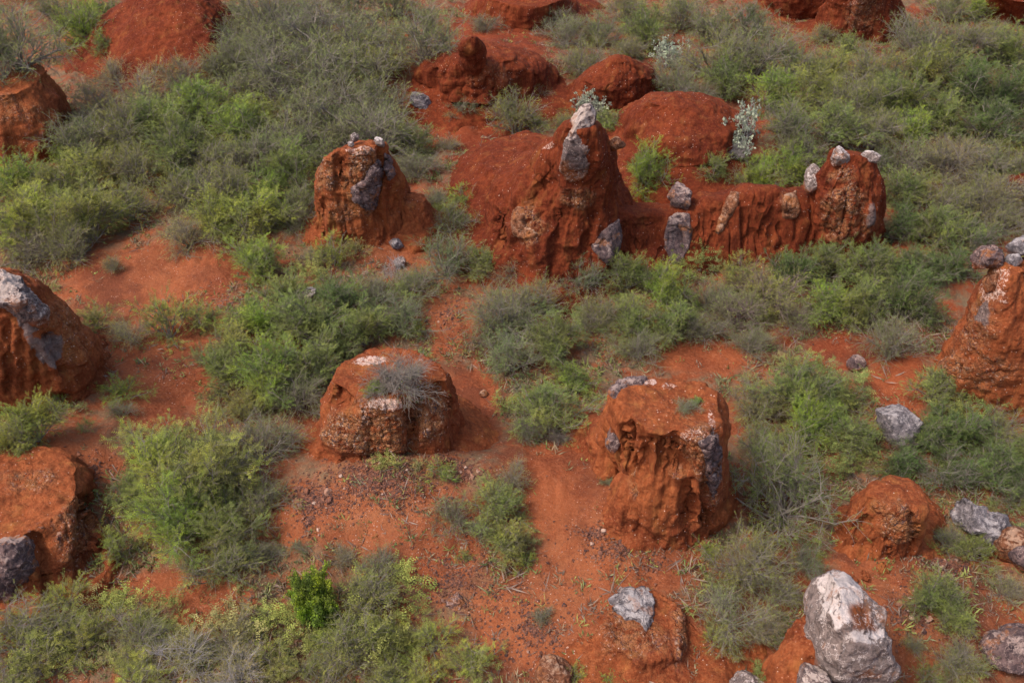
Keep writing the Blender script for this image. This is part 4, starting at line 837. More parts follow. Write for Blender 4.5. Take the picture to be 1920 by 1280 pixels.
    LV = LV.reshape(-1, 3).copy(); LV[:, 2] = np.maximum(LV[:, 2] * hs, .01)
    return bv, (LV, np.arange(tot * 4).reshape(-1, 4), sh)
PROTO = {}
def add_proto(kind, seeds, **k):
    L = []
    for s_ in seeds:
        (bV, bF), fo = shrub_proto(s_, **k)
        b = mk('branches', bV, bF, m_bark, smooth=True); bm_ = b.data; bpy.data.objects.remove(b)
        fm_ = None
        if fo is not None:
            f = mk('foliage', fo[0], fo[1], m_leaf, smooth=False, attrs={'v': fo[2]}); fm_ = f.data; bpy.data.objects.remove(f)
        L.append((bm_, fm_))
    PROTO[kind] = L
add_proto('feather', (11, 12, 13, 14), stems=15, sec=7, twig=6, fronds=6, pairs=5, leaf=.022, wid=.28, frl=.13)
add_proto('fine', (21, 22, 23, 24), stems=16, sec=8, twig=7, fronds=5, pairs=5, leaf=.015, wid=.26, frl=.10, patchy=.35)
add_proto('wispy', (31, 32, 33, 34), stems=17, sec=8, twig=7, fronds=4, pairs=5, leaf=.015, wid=.25, frl=.10, twr=.0026, tw_len=.28, patchy=.3)
add_proto('sparse', (41, 42, 43), stems=10, sec=5, twig=4, fronds=5, pairs=6, leaf=.034, wid=.25, frl=.22, patchy=.4, hgt=.9)
add_proto('dry', (51, 52), stems=20, sec=9, twig=9, fronds=1, pairs=3, leaf=.02, wid=.25, frl=.08, twr=.0042, patchy=.8, tw_len=.3)
add_proto('broad', (61,), stems=20, sec=7, twig=6, fronds=11, pairs=7, leaf=.045, wid=.42, frl=.09, broad=True, hgt=1.5, patchy=.1, up=.5)
add_proto('silver', (71, 72), stems=9, sec=5, twig=3, fronds=3, pairs=4, leaf=.07, wid=.4, frl=.06, broad=True, hgt=1.0, patchy=.3, twr=.006)
add_proto('bare', (81,), stems=5, sec=6, twig=7, fronds=0, hgt=1.3, twr=.005, tw_len=.3, up=.3)
HUE = {'green': (.19, .215, .062), 'bright': (.215, .265, .052), 'lime': (.26, .275, .062), 'olive': (.24, .24, .062), 'grey': (.215, .228, .08), 'dark': (.12, .155, .048),
       'blue': (.175, .215, .078), 'tan': (.29, .25, .09), 'silver': (.36, .38, .27), 'vivid': (.24, .31, .05)}
BARK = {'g': (.29, .24, .20), 'b': (.16, .11, .08), 's': (.46, .40, .38), 'p': (.27, .19, .17)}
LOOK = {'green': 'mid green', 'bright': 'bright green', 'lime': 'yellow-green', 'olive': 'olive green', 'grey': 'grey-green', 'dark': 'dark green', 'blue': 'blue-green', 'tan': 'dry tan-green', 'silver': 'silvery', 'vivid': 'vivid green'}
KIND = {'feather': 'feathery shrub', 'fine': 'fine-leaved shrub', 'wispy': 'twiggy thin-leaved shrub', 'sparse': 'open straggling shrub', 'dry': 'dry leafless shrub', 'broad': 'dense round-leaved shrub', 'silver': 'shrub with pale thick branches', 'bare': 'bare branched sapling'}
def shrub(px, py, wpx, kind, hue, where, group=None, hs=1., on=None, bark='g', name='shrub', lab=None):
    # px,py: middle of the crown; wpx: its width in the photograph
    P = at(px, py); 
    for _ in range(3):
        dd = (np.array([P[0], P[1], P[2]]) - CP) @ FW; W_ = wpx * dd / F; P = at(px, py, .32 * W_ * hs)
    if on is not None:
        s0 = hit(on, px, py + .16 * wpx); P = s0.copy(); W_ = wpx * ((P - CP) @ FW) / F
    root = empty(name, (P[0], P[1], P[2] - .02)); s = W_ * .5 * 1.42
    root.rotation_euler = (0, 0, rng.uniform(0, 6.28)); root.scale = (s * rng.uniform(.94, 1.06), s * rng.uniform(.94, 1.06), s * hs * rng.uniform(.92, 1.1))
    bme, fme = random.choice(PROTO[kind])
    b = bpy.data.objects.new('branches', bme); COL.objects.link(b); b.parent = root; b.color = (*BARK[bark], 1)
    if fme is not None:
        f = bpy.data.objects.new('foliage', fme); COL.objects.link(f); f.parent = root
        c = np.array(HUE[hue]) * rng.uniform(.88, 1.12); f.color = (*c, 1)
    lb = lab or f'{LOOK[hue]} {KIND[kind]} {where}'
    return tag(root, lb, 'tree' if name == 'sapling' else 'shrub', group)

# one by one; group None: a label of its own
T_UL = ('in the upper left thicket', 'shrubs of the upper left thicket'); T_ML = ('in the left green belt', 'shrubs of the left green belt')
T_UR = ('in the upper right thicket', 'shrubs of the upper right thicket'); T_FR = ('in the thicket beyond the east tower', 'shrubs beyond the east tower')
SH = [
 (150, 45, 150, 'feather', 'bright', 'at the top edge beside the upper left cliff', None), (205, 90, 90, 'feather', 'green', 'between the cliff shrub and the brick-red dome', None),
 (110, 10, 110, 'fine', 'green', 'cut by the top edge in the left corner', None), (200, 15, 80, 'sparse', 'dark', 'against the left foot of the brick-red dome', None), (445, 20, 80, 'fine', 'green', 'at the top edge right of the brick-red dome', None),
 *[(x, y, w_, k, h, *T_UL) for x, y, w_, k, h in [(500, 30, 170, 'wispy', 'grey'), (590, 50, 180, 'wispy', 'grey'), (445, 100, 150, 'fine', 'grey'), (600, 120, 190, 'fine', 'grey'), (520, 130, 170, 'wispy', 'grey'),
   (680, 60, 150, 'fine', 'grey'), (700, 115, 150, 'fine', 'olive'), (560, 185, 160, 'fine', 'grey'), (640, 205, 170, 'wispy', 'grey'), (700, 180, 150, 'fine', 'grey'), (560, 5, 130, 'fine', 'olive'), (650, 0, 130, 'fine', 'grey'), (740, 0, 110, 'fine', 'green'), (450, 160, 120, 'fine', 'grey'), (500, 80, 130, 'wispy', 'grey'), (640, 85, 120, 'fine', 'olive')]],
 (795, 65, 160, 'fine', 'grey', 'with a dark trunk standing alone left of the spiked mound', None, 1.2), (700, 245, 170, 'wispy', 'grey', 'behind the crown of the purple-faced butte', None), (765, 255, 110, 'feather', 'green', 'just right of the purple-faced butte crown', None),
 (780, 305, 90, 'wispy', 'grey', 'on the right shoulder of the purple-faced butte', None),
 *[(x, y, w_, k, h, *T_ML) for x, y, w_, k, h in [(300, 220, 160, 'feather', 'green'), (370, 195, 150, 'feather', 'bright'), (440, 230, 150, 'feather', 'bright'), (480, 210, 120, 'feather', 'lime'), (550, 250, 160, 'fine', 'grey'), (620, 260, 140, 'fine', 'green'),
   (230, 240, 150, 'fine', 'olive'), (150, 245, 150, 'fine', 'grey'), (330, 280, 160, 'feather', 'green'), (400, 290, 150, 'fine', 'olive'), (470, 290, 150, 'fine', 'grey'), (250, 310, 140, 'fine', 'olive'), (160, 320, 140, 'feather', 'olive'),
   (540, 320, 150, 'feather', 'green'), (570, 380, 100, 'fine', 'green'), (430, 350, 150, 'fine', 'olive'), (350, 350, 140, 'fine', 'olive'), (500, 360, 120, 'feather', 'bright')]],
 (255, 175, 150, 'wispy', 'tan', 'in front of the brick-red dome', None), (340, 150, 110, 'wispy', 'tan', 'at the right foot of the brick-red dome', None), (170, 190, 110, 'wispy', 'tan', 'right of the upper left cliff', None), (300, 130, 60, 'fine', 'bright', 'at the front foot of the brick-red dome', None),
 (120, 290, 70, 'feather', 'bright', 'at the foot of the upper left cliff', None), (30, 330, 130, 'feather', 'bright', 'at the left edge under the upper left cliff', None),
 (100, 350, 150, 'feather', 'olive', 'second from the left edge under the cliff', None), (55, 410, 170, 'feather', 'lime', 'at the left edge above the fluted cone', None), (160, 400, 180, 'feather', 'olive', 'at the near rim of the left green belt', None), (240, 380, 120, 'fine', 'olive', 'at the left rim of the dusty clearing', None), (130, 455, 120, 'wispy', 'olive', 'low at the upper edge of the orange clearing', None), (40, 460, 120, 'wispy', 'tan', 'above the fluted cone at the left edge', None),
 (400, 405, 130, 'feather', 'lime', 'behind the orange clearing', None), (475, 400, 160, 'feather', 'lime', 'left of the purple-faced butte', None), (350, 430, 110, 'wispy', 'tan', 'at the top of the orange clearing', None), (480, 480, 130, 'feather', 'bright', 'with a dark hollow beneath, right of the orange clearing', None), (545, 410, 70, 'wispy', 'grey', 'in the shade at the left foot of the purple-faced butte', None),
 (210, 495, 44, 'wispy', 'olive', 'alone on the upper side of the orange clearing', None), (310, 600, 130, 'sparse', 'lime', 'low on the near side of the orange clearing', None), (370, 590, 90, 'sparse', 'lime', 'right on the near side of the orange clearing', None), (180, 590, 90, 'sparse', 'olive', 'right of the fluted cone top', None), (240, 620, 80, 'wispy', 'tan', 'between the fluted cone and the clearing', None),
 (625, 475, 100, 'sparse', 'lime', 'below the left foot of the purple-faced butte', None), (590, 480, 70, 'wispy', 'tan', 'low below the purple-faced butte', None), (665, 465, 60, 'sparse', 'tan', 'below the middle of the purple-faced butte', None), (835, 485, 140, 'fine', 'blue', 'right of the bare sapling', None), (900, 490, 90, 'feather', 'green', 'against the west foot of the ridge', None), (960, 500, 90, 'wispy', 'tan', 'on the west toe of the ridge', None),
 (535, 545, 110, 'feather', 'green', 'left of the tan streaked rock', None), (640, 555, 120, 'feather', 'dark', 'right of the tan streaked rock', None), (700, 545, 90, 'wispy', 'grey', 'below the bare sapling', None), (570, 600, 150, 'feather', 'green', 'below the tan streaked rock', None), (490, 590, 130, 'feather', 'bright', 'at the right end of the orange clearing', None), (680, 610, 130, 'feather', 'green', 'above the flat-topped butte', None), (750, 590, 110, 'fine', 'blue', 'between the centre scree and the flat-topped butte', None), (770, 530, 100, 'fine', 'green', 'above the centre scree', None),
 (870, 370, 80, 'sparse', 'bright', 'on the long low mound left of the ridge', None), (850, 410, 90, 'fine', 'green', 'in the gap between butte and ridge', None), (815, 370, 60, 'wispy', 'grey', 'against the right buttress of the purple-faced butte', None), (870, 195, 75, 'fine', 'blue', 'left of the round shrub below the spiked mound', None), (965, 210, 125, 'fine', 'olive', 'round, below the spiked mound', None), (930, 165, 70, 'sparse', 'bright', 'on the front of the spiked mound', None), (840, 270, 50, 'wispy', 'tan', 'on the bare saddle left of the ridge', None),
 (420, 690, 130, 'feather', 'green', 'at the left of the middle clump', None), (500, 700, 170, 'feather', 'bright', 'front centre of the middle clump', None), (590, 680, 140, 'feather', 'green', 'left of the flat-topped butte', None), (440, 640, 110, 'feather', 'olive', 'at the upper left of the middle clump', None), (560, 740, 110, 'wispy', 'grey', 'at the left foot of the flat-topped butte', None), (460, 750, 100, 'feather', 'olive', 'lowest of the middle clump', None), (630, 650, 80, 'feather', 'green', 'touching the left rim of the flat-topped butte', None),
 (945, 590, 150, 'wispy', 'grey', 'right of the centre scree', None), (1000, 560, 110, 'wispy', 'olive', 'below the west slope of the ridge', None), (960, 660, 130, 'fine', 'blue', 'right of the flat-topped butte', None), (1040, 640, 130, 'feather', 'green', 'in the centre gap under the ridge', None), (1090, 520, 110, 'fine', 'blue', 'at the west foot of the ridge wall', None), (1030, 770, 150, 'feather', 'green', 'left of the tall red block', None), (985, 800, 80, 'wispy', 'blue', 'lower left of the tall red block', None), (1070, 710, 90, 'feather', 'bright', 'above the shrub left of the tall red block', None),
 (1050, 815, 52, 'dry', 'grey', '', None, 1., None, 'Grey leafless bush tucked under the shrub left of the tall red block'),
 (1180, 510, 110, 'feather', 'green', 'under the lean slab of the ridge wall', None), (1250, 540, 130, 'feather', 'bright', 'under the dark slab of the ridge wall', None), (1180, 590, 130, 'feather', 'green', 'between the ridge wall and the tall red block', None), (1260, 600, 120, 'feather', 'green', 'behind the tall red block', None), (1200, 650, 90, 'wispy', 'grey', 'just behind the rim of the tall red block', None), (1120, 590, 110, 'wispy', 'olive', 'in the hollow left under the ridge wall', None), (1330, 560, 100, 'wispy', 'grey', 'under the ochre slab of the ridge wall', None), (1320, 610, 90, 'wispy', 'grey', 'at the left end of the brown clearing', None),
 (1395, 505, 100, 'sparse', 'olive', 'reaching up against the ridge wall', None, 1., None, None, 'p'), (1440, 540, 140, 'wispy', 'olive', 'with reddish twigs under the ridge wall', None, 1., None, None, 'p'), (1380, 580, 120, 'wispy', 'grey', 'with reddish twigs left of the brown clearing', None, 1., None, None, 'p'), (1490, 500, 110, 'feather', 'dark', 'left below the east tower', None), (1560, 490, 130, 'feather', 'green', 'directly below the east tower', None), (1630, 500, 140, 'feather', 'green', 'right below the east tower', None), (1550, 565, 120, 'feather', 'bright', 'above the brown clearing', None), (1620, 570, 130, 'feather', 'green', 'at the upper right of the brown clearing', None), (1700, 560, 150, 'feather', 'dark', 'left of the right slope crest', None), (1490, 590, 100, 'wispy', 'grey', 'in the middle of the brown clearing', None, 1., None, None, 'p'),
 (1675, 635, 130, 'wispy', 'grey', 'left of the right slope', None), (1410, 640, 80, 'wispy', 'grey', 'low at the near rim of the brown clearing', None), (1720, 500, 120, 'feather', 'dark', 'between the east tower and the right slope', None),
 (1500, 720, 170, 'feather', 'green', 'topmost of the clump right of the tall red block', None), (1425, 750, 130, 'fine', 'olive', 'touching the right side of the tall red block', None), (1520, 790, 150, 'feather', 'bright', 'centre of the clump right of the tall red block', None), (1600, 810, 120, 'feather', 'green', 'right of the clump by the tall red block', None), (1430, 830, 110, 'fine', 'green', 'in the cleft beside the tall red block', None), (1575, 735, 100, 'feather', 'green', 'near the rounded grey boulder', None),
 (1480, 915, 250, 'fine', 'green', 'widest, fanning out right of the tall red block foot', None, 1.0), (1335, 1035, 60, 'sparse', 'bright', 'at the foot of the tall red block', None), (1400, 1060, 160, 'wispy', 'olive', 'with bare twigs between the block and the largest boulder', None), (1370, 1150, 140, 'wispy', 'grey', 'right of the crumbly knoll', None), (1450, 1110, 110, 'wispy', 'olive', 'left of the largest boulder', None), (1340, 1190, 80, 'sparse', 'olive', 'at the right foot of the crumbly knoll', None), (1510, 1050, 90, 'wispy', 'dark', 'above the largest boulder', None), (1430, 1180, 90, 'wispy', 'tan', 'beside the earth shoulder', None),
 (1760, 730, 120, 'feather', 'green', 'against the right slope foot', None), (1800, 800, 160, 'feather', 'dark', 'right of the rounded grey boulder', None), (1740, 820, 110, 'feather', 'green', 'in front of the rounded grey boulder', None), (1870, 800, 120, 'wispy', 'olive', 'below the right slope', None), (1870, 880, 140, 'feather', 'dark', 'above the long grey slab', None), (1780, 880, 130, 'fine', 'dark', 'above left of the long grey slab', None), (1910, 850, 100, 'feather', 'green', 'at the right edge above the grey slab', None), (1690, 870, 100, 'feather', 'dark', 'behind the smooth red hump', None), (1910, 920, 90, 'fine', 'dark', 'at the right edge touching the grey slab', None),
 (1750, 1115, 120, 'feather', 'green', 'among rubble right of the largest boulder', None), (1790, 1160, 90, 'feather', 'green', 'lower among rubble right of the largest boulder', None), (1830, 1030, 90, 'sparse', 'green', 'in front of the long grey slab', None), (1780, 1010, 70, 'wispy', 'olive', 'between the red hump and the grey slab', None), (1800, 1240, 110, 'wispy', 'olive', 'at the bottom edge near the right corner', None), (1740, 1260, 80, 'sparse', 'green', 'at the bottom edge right of the largest boulder', None), (1890, 1100, 70, 'wispy', 'tan', 'on the pink ground at the right edge', None), (1715, 1205, 50, 'wispy', 'olive', 'beside the lower right flank of the largest boulder', None),
 (225, 725, 85, 'sparse', 'bright', 'on the path right of the fluted cone', None), (225, 765, 60, 'wispy', 'grey', 'low on the path right of the fluted cone', None), (60, 790, 140, 'feather', 'lime', 'at the left edge below the fluted cone', None), (10, 820, 110, 'feather', 'olive', 'cut by the left edge above the lower left bank', None), (110, 750, 50, 'sparse', 'bright', 'at the foot of the fluted cone', None),
 (300, 860, 200, 'feather', 'lime', 'upper left of the great clump in the lower left', None), (400, 870, 230, 'feather', 'olive', 'upper centre of the great clump in the lower left', None), (480, 830, 150, 'wispy', 'grey', 'upper right of the great clump in the lower left', None), (330, 970, 200, 'feather', 'bright', 'lower left of the great clump in the lower left', None), (420, 980, 190, 'feather', 'green', 'lower centre of the great clump in the lower left', None), (400, 1050, 150, 'fine', 'olive', 'lowest of the great clump in the lower left', None), (490, 930, 120, 'wispy', 'olive', 'right rim of the great clump in the lower left', None), (220, 1020, 100, 'sparse', 'lime', 'at the scarp of the lower left bank', None), (250, 920, 110, 'feather', 'green', 'left rim of the great clump in the lower left', None), (480, 1040, 80, 'wispy', 'grey', 'right below the great clump in the lower left', None),
 (120, 1125, 110, 'sparse', 'lime', 'along the foot of the lower left bank', None), (40, 1180, 70, 'sparse', 'bright', 'at the left edge below the bank', None), (150, 1190, 130, 'sparse', 'lime', 'in the bottom left scrub below the bank', None), (70, 1240, 130, 'sparse', 'olive', 'in the bottom left corner', None), (250, 1190, 140, 'wispy', 'olive', 'in the bottom left scrub right of the bank', None), (250, 1260, 120, 'sparse', 'lime', 'at the bottom edge in the left scrub', None), (340, 1230, 130, 'wispy', 'tan', 'at the bottom edge with pinkish twigs', None, 1., None, None, 's'), (430, 1190, 120, 'wispy', 'olive', 'above the pinkish twiggy shrubs', None), (440, 1260, 120, 'wispy', 'tan', 'at the bottom edge left of the vivid shrub', None, 1., None, None, 's'), (520, 1240, 100, 'sparse', 'olive', 'lower left of the vivid shrub', None),
 (587, 1135, 88, 'broad', 'vivid', '', None, 1.25, None, 'Vivid green round-leaved shrub like a small tree at bottom centre left'), (605, 1195, 70, 'feather', 'lime', 'right under the vivid shrub', None),
 (690, 1120, 150, 'fine', 'olive', 'right of the vivid shrub', None), (710, 1060, 90, 'wispy', 'grey', 'above the shrub right of the vivid shrub', None), (660, 1210, 170, 'fine', 'olive', 'lower right of the vivid shrub', None), (740, 1190, 110, 'feather', 'olive', 'in the bottom clump left of the red slope', None), (600, 1260, 110, 'fine', 'olive', 'at the bottom edge under the vivid shrub', None), (810, 1200, 110, 'sparse', 'lime', 'at the left of the lower red slope', None), (790, 1260, 110, 'sparse', 'lime', 'at the bottom edge left of the dark brown rock', None), (880, 1240, 110, 'sparse', 'lime', 'close to the dark brown rock', None), (720, 1265, 100, 'fine', 'lime', 'at the bottom edge in the middle clump', None),
 (850, 960, 90, 'wispy', 'grey', 'purplish, below the scree of the flat-topped butte', None, 1., None, None, 'p'), (925, 940, 120, 'feather', 'green', 'below the right end of the scree', None), (950, 1010, 110, 'feather', 'olive', 'on the open slope left of the tall red block', None), (960, 890, 80, 'wispy', 'tan', 'between the flat-topped butte and the tall red block', None), (895, 990, 60, 'wispy', 'grey', 'in the middle of the open slope', None), (825, 880, 70, 'sparse', 'bright', 'with upright sprays at the front of the flat-topped butte', None), (985, 1050, 50, 'sparse', 'bright', 'lowest on the open slope', None), (870, 1040, 40, 'sparse', 'lime', 'small on the lower red slope', None),
 (565, 1025, 40, 'wispy', 'grey', 'alone among pale stones on the bare slope', None), (510, 1030, 50, 'wispy', 'tan', 'between the great clump and the bare slope', None), (1017, 1150, 44, 'wispy', 'grey', 'alone on the orange ground left of the knoll', None), (1137, 900, 34, 'fine', 'green', 'tiny, at the left foot of the tall red block', None), (640, 1040, 60, 'wispy', 'tan', 'on the bare slope above the vivid shrub', None), (1075, 1265, 60, 'sparse', 'lime', 'at the bottom edge on the knoll', None), (1140, 1275, 50, 'sparse', 'bright', 'at the bottom edge in front of the knoll', None),
 # top right
 *[(x, y, w_, k, h, *T_UR) for x, y, w_, k, h in [(1330, 45, 120, 'fine', 'green'), (1400, 35, 110, 'fine', 'dark'), (1340, 100, 140, 'fine', 'olive'), (1420, 100, 160, 'fine', 'grey'), (1490, 110, 130, 'fine', 'green'), (1360, 150, 120, 'feather', 'green'), (1560, 120, 120, 'feather', 'olive'),
   (1640, 120, 140, 'fine', 'olive'), (1730, 70, 150, 'fine', 'grey'), (1810, 70, 150, 'fine', 'olive'), (1890, 80, 130, 'feather', 'green'), (1740, 130, 150, 'feather', 'olive'), (1820, 150, 160, 'feather', 'dark'), (1890, 170, 150, 'feather', 'dark'), (1700, 180, 150, 'feather', 'green'), (1610, 180, 150, 'fine', 'olive'),
   (1520, 170, 140, 'feather', 'olive'), (1450, 170, 130, 'feather', 'bright'), (1480, 230, 140, 'fine', 'green'), (1560, 230, 140, 'feather', 'green'), (1640, 240, 140, 'fine', 'olive'), (1710, 230, 110, 'feather', 'bright'), (1780, 210, 120, 'feather', 'green'), (1870, 230, 140, 'feather', 'dark'), (1590, 80, 60, 'feather', 'green')]],
 *[(x, y, w_, k, h, *T_FR) for x, y, w_, k, h in [(1700, 290, 120, 'wispy', 'grey'), (1780, 300, 140, 'wispy', 'tan'), (1850, 290, 130, 'fine', 'grey'), (1910, 300, 100, 'fine', 'olive'), (1700, 350, 120, 'feather', 'green'), (1770, 370, 130, 'fine', 'olive'), (1840, 370, 130, 'wispy', 'olive'), (1890, 410, 100, 'wispy', 'olive'), (1700, 420, 110, 'feather', 'dark'), (1770, 430, 130, 'feather', 'green'), (1830, 440, 110, 'fine', 'dark'), (1780, 490, 110, 'feather', 'dark')]],
 (1060, 55, 90, 'wispy', 'grey', 'near the top edge right of the spiked mound', None), (1130, 50, 100, 'fine', 'green', 'at the top edge above the pointed mound', None), (1100, 110, 110, 'fine', 'olive', 'between the spiked mound and the pointed mound', None), (1210, 55, 120, 'feather', 'green', 'at the top edge behind the pointed mound', None), (1180, 85, 80, 'fine', 'olive', 'just behind the pointed mound', None), (1180, 10, 110, 'fine', 'olive', 'cut by the top edge right of centre', None), (1280, 20, 110, 'fine', 'green', 'cut by the top edge left of the far thicket', None),
 (1250, 105, 80, 'silver', 'silver', 'behind the pointed mound', None), (1270, 145, 110, 'fine', 'grey', 'under the far silvery shrub', None), (1310, 180, 90, 'wispy', 'grey', 'on the broad rise right of the pointed mound', None), (910, 40, 60, 'wispy', 'grey', 'on the long bank at the top edge', None), (1690, 50, 50, 'feather', 'bright', 'at the right foot of the rust-brown tower', None), (1780, 15, 90, 'fine', 'green', 'at the top edge right of the rust-brown tower', None), (1840, 10, 80, 'feather', 'bright', 'at the top edge near the right corner mound', None),
 (430, 60, 90, 'wispy', 'olive', 'against the right foot of the brick-red dome', None), (215, 130, 80, 'wispy', 'tan', 'against the left foot of the brick-red dome', None), (400, 125, 90, 'fine', 'olive', 'low at the front right of the brick-red dome', None), (110, 215, 80, 'fine', 'olive', 'hugging the right side of the upper left cliff', None), (1000, 165, 60, 'wispy', 'grey', 'at the right end of the spiked mound', None), (1040, 30, 70, 'wispy', 'grey', 'on the right end of the long top bank', None), (1545, 60, 60, 'fine', 'olive', 'at the left foot of the rust-brown tower', None), (1860, 60, 80, 'fine', 'green', 'under the top right corner mound', None),
 (1105, 200, 80, 'silver', 'silver', 'right behind the pillar rock head', None), (1145, 235, 95, 'feather', 'green', 'right of the pillar rock head', None), (1060, 225, 60, 'fine', 'lime', 'left of the pillar rock head', None),
 (1215, 325, 135, 'feather', 'bright', 'round and dense on the ridge between pillar rock and capstone', None, 1.15), (1395, 240, 95, 'silver', 'silver', 'largest of its kind, on the dark red rise', None, 1.2), (1370, 275, 70, 'dry', 'grey', 'under the largest silvery shrub', None, 1., None, None, 's'), (1340, 315, 110, 'feather', 'green', 'behind the capstone', None), (1420, 320, 120, 'feather', 'bright', 'behind the middle of the ridge wall', None), (1480, 310, 110, 'feather', 'bright', 'behind the ridge wall left of the east tower', None), (1390, 335, 90, 'fine', 'olive', 'close behind the ridge wall crest', None), (1500, 270, 110, 'fine', 'grey', 'behind the east tower on the left', None), (1640, 300, 90, 'fine', 'green', 'behind the east tower on the right', None), (1300, 290, 70, 'silver', 'silver', 'with few leaves left of the largest silvery shrub', None),
 (1245, 250, 50, 'silver', 'silver', 'small, on the broad dark red rise', None), (1235, 180, 36, 'silver', 'silver', 'tiny, on top of the broad dark red rise', None), (915, 290, 40, 'silver', 'silver', 'small, on the long low mound', None),
]
FILL = [(540, 90, 230, 110, 26, T_UL, ('grey', 'olive', 'grey')), (350, 270, 250, 110, 26, T_ML, ('green', 'olive', 'lime')), (1640, 140, 330, 110, 40, T_UR, ('green', 'olive', 'grey')),
    (1790, 370, 130, 120, 16, T_FR, ('olive', 'green', 'tan')), (110, 390, 160, 70, 10, ('in the scrub above the fluted cone', 'shrubs above the fluted cone'), ('lime', 'olive', 'tan')),
    (640, 580, 160, 60, 10, ('between the two left buttes', 'shrubs between the two left buttes'), ('green', 'olive', 'blue')),
    (1480, 540, 240, 60, 12, ('in the belt under the ridge', 'shrubs under the ridge'), ('green', 'grey', 'olive')), (1010, 620, 100, 80, 6, ('in the centre gap', 'shrubs of the centre gap'), ('grey', 'blue')),
    (1500, 820, 130, 140, 8, ('in the clump right of the tall red block', 'shrubs right of the tall red block'), ('green', 'olive')), (1820, 850, 110, 80, 8, ('in the clump above the long grey slab', 'shrubs above the long grey slab'), ('green', 'olive')),
    (260, 1210, 280, 60, 14, ('in the bottom left scrub', 'shrubs of the bottom left scrub'), ('lime', 'olive', 'tan')), (690, 1180, 110, 90, 6, ('in the bottom centre clump', 'shrubs of the bottom centre clump'), ('olive', 'lime')),
    (1150, 70, 120, 60, 8, ('behind the dark red mounds at the top', 'shrubs behind the dark red mounds'), ('grey', 'olive')), (300, 165, 110, 40, 6, ('in front of the brick-red dome', 'tan shrubs by the brick-red dome'), ('tan', 'olive'))]
for fx, fy, frx, fry, fn, (wh, gr), hus in FILL:
    for k in range(fn // 9):
        a = rng.uniform(0, 6.28); q = rng.uniform() ** .5
        shrub(fx + frx * q * math.cos(a), fy + fry * q * math.sin(a), rng.uniform(90, 130) * (.8 + fy / 1500), random.choice(['feather', 'fine', 'fine', 'wispy', 'wispy', 'sparse']), random.choice(hus), wh, gr, rng.uniform(.75, 1.15))
for e in SH:
    px, py, wp, kind, hue, where, group = e[:7]; hs = e[7] if len(e) > 7 else 1.; lab = e[9] if len(e) > 9 else None; bk = e[10] if len(e) > 10 else ('s' if kind == 'silver' else 'g')
    on = None
    shrub(px, py, wp, kind, hue, where, group, hs, on, bk, lab=lab)
shrub(42, 92, 190, 'fine', 'grey', 'on top of the upper left cliff', on=K6, hs=1.1)
shrub(5, 120, 120, 'fine', 'blue', 'at the left edge on top of the upper left cliff', on=K6, hs=1.1)
shrub(745, 702, 115, 'dry', 'grey', '', on=C, hs=.9, bark='g', lab='low grey leafless shrub spread over the flat-topped butte')
shrub(700, 724, 48, 'feather', 'bright', 'on the front rim of the flat-topped butte', on=C, hs=.9)
shrub(775, 690, 36, 'fine', 'green', 'at the right of the grey leafless shrub on the butte', on=C, hs=.9)
shrub(1288, 752, 50, 'wispy', 'grey', 'small, on top of the tall red block', on=D, hs=.6)
shrub(1305, 743, 30, 'feather', 'bright', 'tiny, on top of the tall red block', on=D, hs=.6)
shrub(735, 510, 60, 'bare', 'grey', '', hs=1.5, bark='s', name='sapling', lab='pale bare sapling below the purple-faced butte')

# ------------------------------------------------------------------ undergrowth: low leafy plants that fill the gaps between the shrubs
uv = [shrub_proto(500 + k, stems=7, sec=3, twig=3, fronds=4, pairs=4, leaf=.05, wid=.26, frl=.24, patchy=.2, hgt=.7)[1] for k in range(5)]
UV_, UC_ = [], []
def under(x, y, s, hue):
    V, _, sh = random.choice(uv); a = rng.uniform(0, 6.28); z = float(ground(x, y)); ca, sa = math.cos(a), math.sin(a)
    UV_.append(np.stack([(V[:, 0] * ca - V[:, 1] * sa) * s + x, (V[:, 0] * sa + V[:, 1] * ca) * s + y, V[:, 2] * s + z], -1).astype(np.float32))
    UC_.append((np.array(HUE[hue])[None] * (.45 + .75 * sh[:, None]) * rng.uniform(.85, 1.15)).astype(np.float32))
for fx, fy, frx, fry, fn, _, hus in FILL:
    for k in range(int(fn * .9)):
        a = rng.uniform(0, 6.28); q = rng.uniform() ** .5; P = at(fx + frx * q * math.cos(a), fy + fry * q * math.sin(a)); under(P[0], P[1], rng.uniform(.6, 1.3), random.choice(hus))
cnt = 0
while cnt < 170:
    px, py = rng.uniform(-20, 1940), rng.uniform(0, 1290); P = at(px, py)
    if bareness(P[0:1], P[1:2], P[2:3])[0] > .35: continue
    under(P[0], P[1], rng.uniform(.35, .8), random.choice(['olive', 'tan', 'green', 'lime', 'grey'])); cnt += 1
m_under = MT('undergrowth'); m_under.base(m_under.attr('mix')); m_under = m_under.m
UV_ = np.concatenate(UV_); tag(mk('undergrowth', UV_, np.arange(len(UV_)).reshape(-1, 4), m_under, smooth=False, attrs={'mix': np.concatenate(UC_)}), 'low leafy undergrowth filling the gaps between the shrubs', 'undergrowth', kind='stuff')

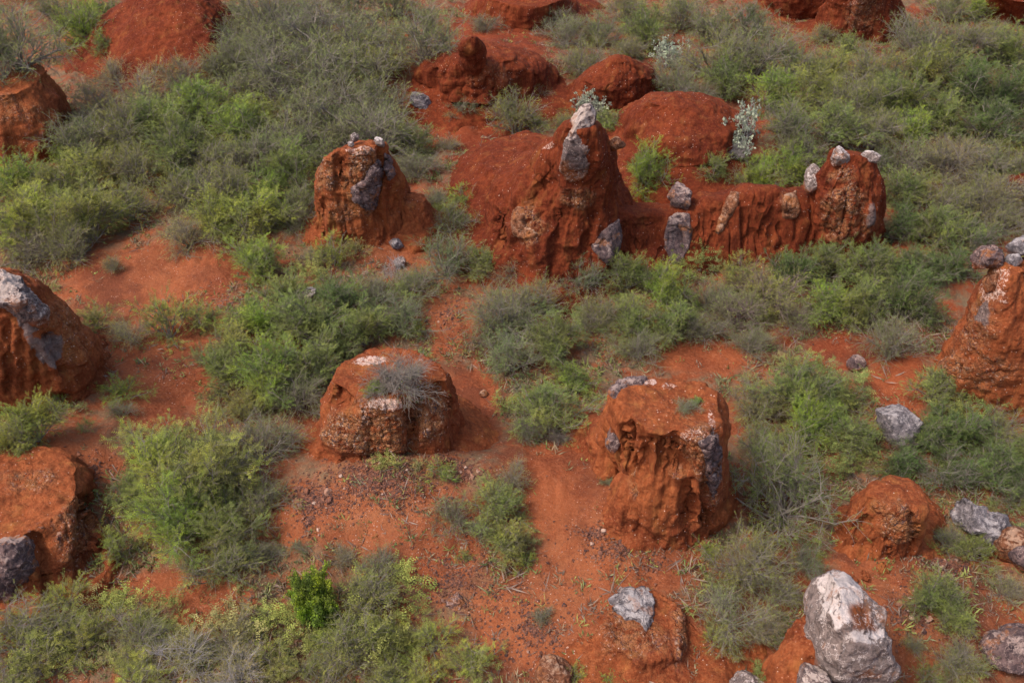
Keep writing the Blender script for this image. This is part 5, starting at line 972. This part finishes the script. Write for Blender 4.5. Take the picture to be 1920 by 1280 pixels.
# ------------------------------------------------------------------ ground cover: dry grass, seedlings and twigs
cand = 110000; yy = 9 + (62 - 9) * rng.uniform(size=cand) ** 1.2; xx = rng.uniform(-1, 1, cand) * (yy * .62 + 8)
zz = ground(xx, yy); bz = bareness(xx, yy, zz); px, py, dd = proj(np.stack([xx, yy, zz], -1))
cl = sstep(-.25, .35, fbm(np.stack([xx, yy, xx * 0], -1), .8, 4, 95))
keep = (px > -40) & (px < 1960) & (py > -40) & (py < 1330) & (rng.uniform(size=cand) < cl * (1 - .80 * bz))
xx, yy, zz = xx[keep], yy[keep], zz[keep] + gfine(xx[keep], yy[keep]); n = len(xx); nb = 9
base = np.stack([xx, yy, zz], -1)[:, None] + rng.normal(size=(n, nb, 3)) * np.array([.06, .06, 0]); L = (.08 + .22 * rng.uniform(size=(n, 1)) ** 2) * rng.uniform(.5, 1.2, (n, nb))
tw = rng.uniform(size=(n, 1)) < .14; L = np.where(tw, L * 2.2, L)
d = unit(rng.normal(size=(n, nb, 3)) * np.array([.8, .8, .2]) + np.where(tw[..., None], np.array([0, 0, .08]), np.array([0, 0, .7]))); sd_ = unit(np.cross(d, rng.normal(size=(n, nb, 3)))); wd = .006 + .012 * rng.uniform(size=(n, 1)) * np.ones((n, nb))
tip = base + d * L[..., None]; mid = base + d * L[..., None] * .55
V = np.stack([base, mid + sd_ * wd[..., None], tip, mid - sd_ * wd[..., None]], 2).reshape(-1, 3)
pal = np.array([(.26, .20, .12), (.20, .20, .10), (.15, .19, .06), (.20, .14, .10), (.24, .25, .07)]); ci = rng.integers(0, 5, n); col = np.repeat(np.where(tw, np.array([[.22, .155, .12]]), pal[ci]) * rng.uniform(.7, 1.2, (n, 1)), nb * 4, 0)
tag(mk('ground_cover', V, np.arange(len(V)).reshape(-1, 4), m_blade, smooth=False, attrs={'mix': col}), 'sparse dry grass and seedlings between the shrubs on the red ground', 'ground cover', kind='stuff')

# shrubs of one group that look alike are told apart by their order from the left
ORD = ['leftmost', 'second from left', 'third from left', 'fourth from left', 'fifth from left', 'sixth from left', 'seventh from left', 'eighth from left', 'ninth from left', 'tenth from left', 'eleventh from left', 'twelfth from left']
from collections import defaultdict
dl = defaultdict(list)
for o in scene.objects:
    if o.get('category') == 'shrub': dl[o['label']].append(o)
for lb, L in dl.items():
    if 1 < len(L) <= 12:
        L.sort(key=lambda q: float(proj(np.array(q.location))[0]))
        for k, o in enumerate(L): o['label'] = f'{ORD[k]} {lb}'
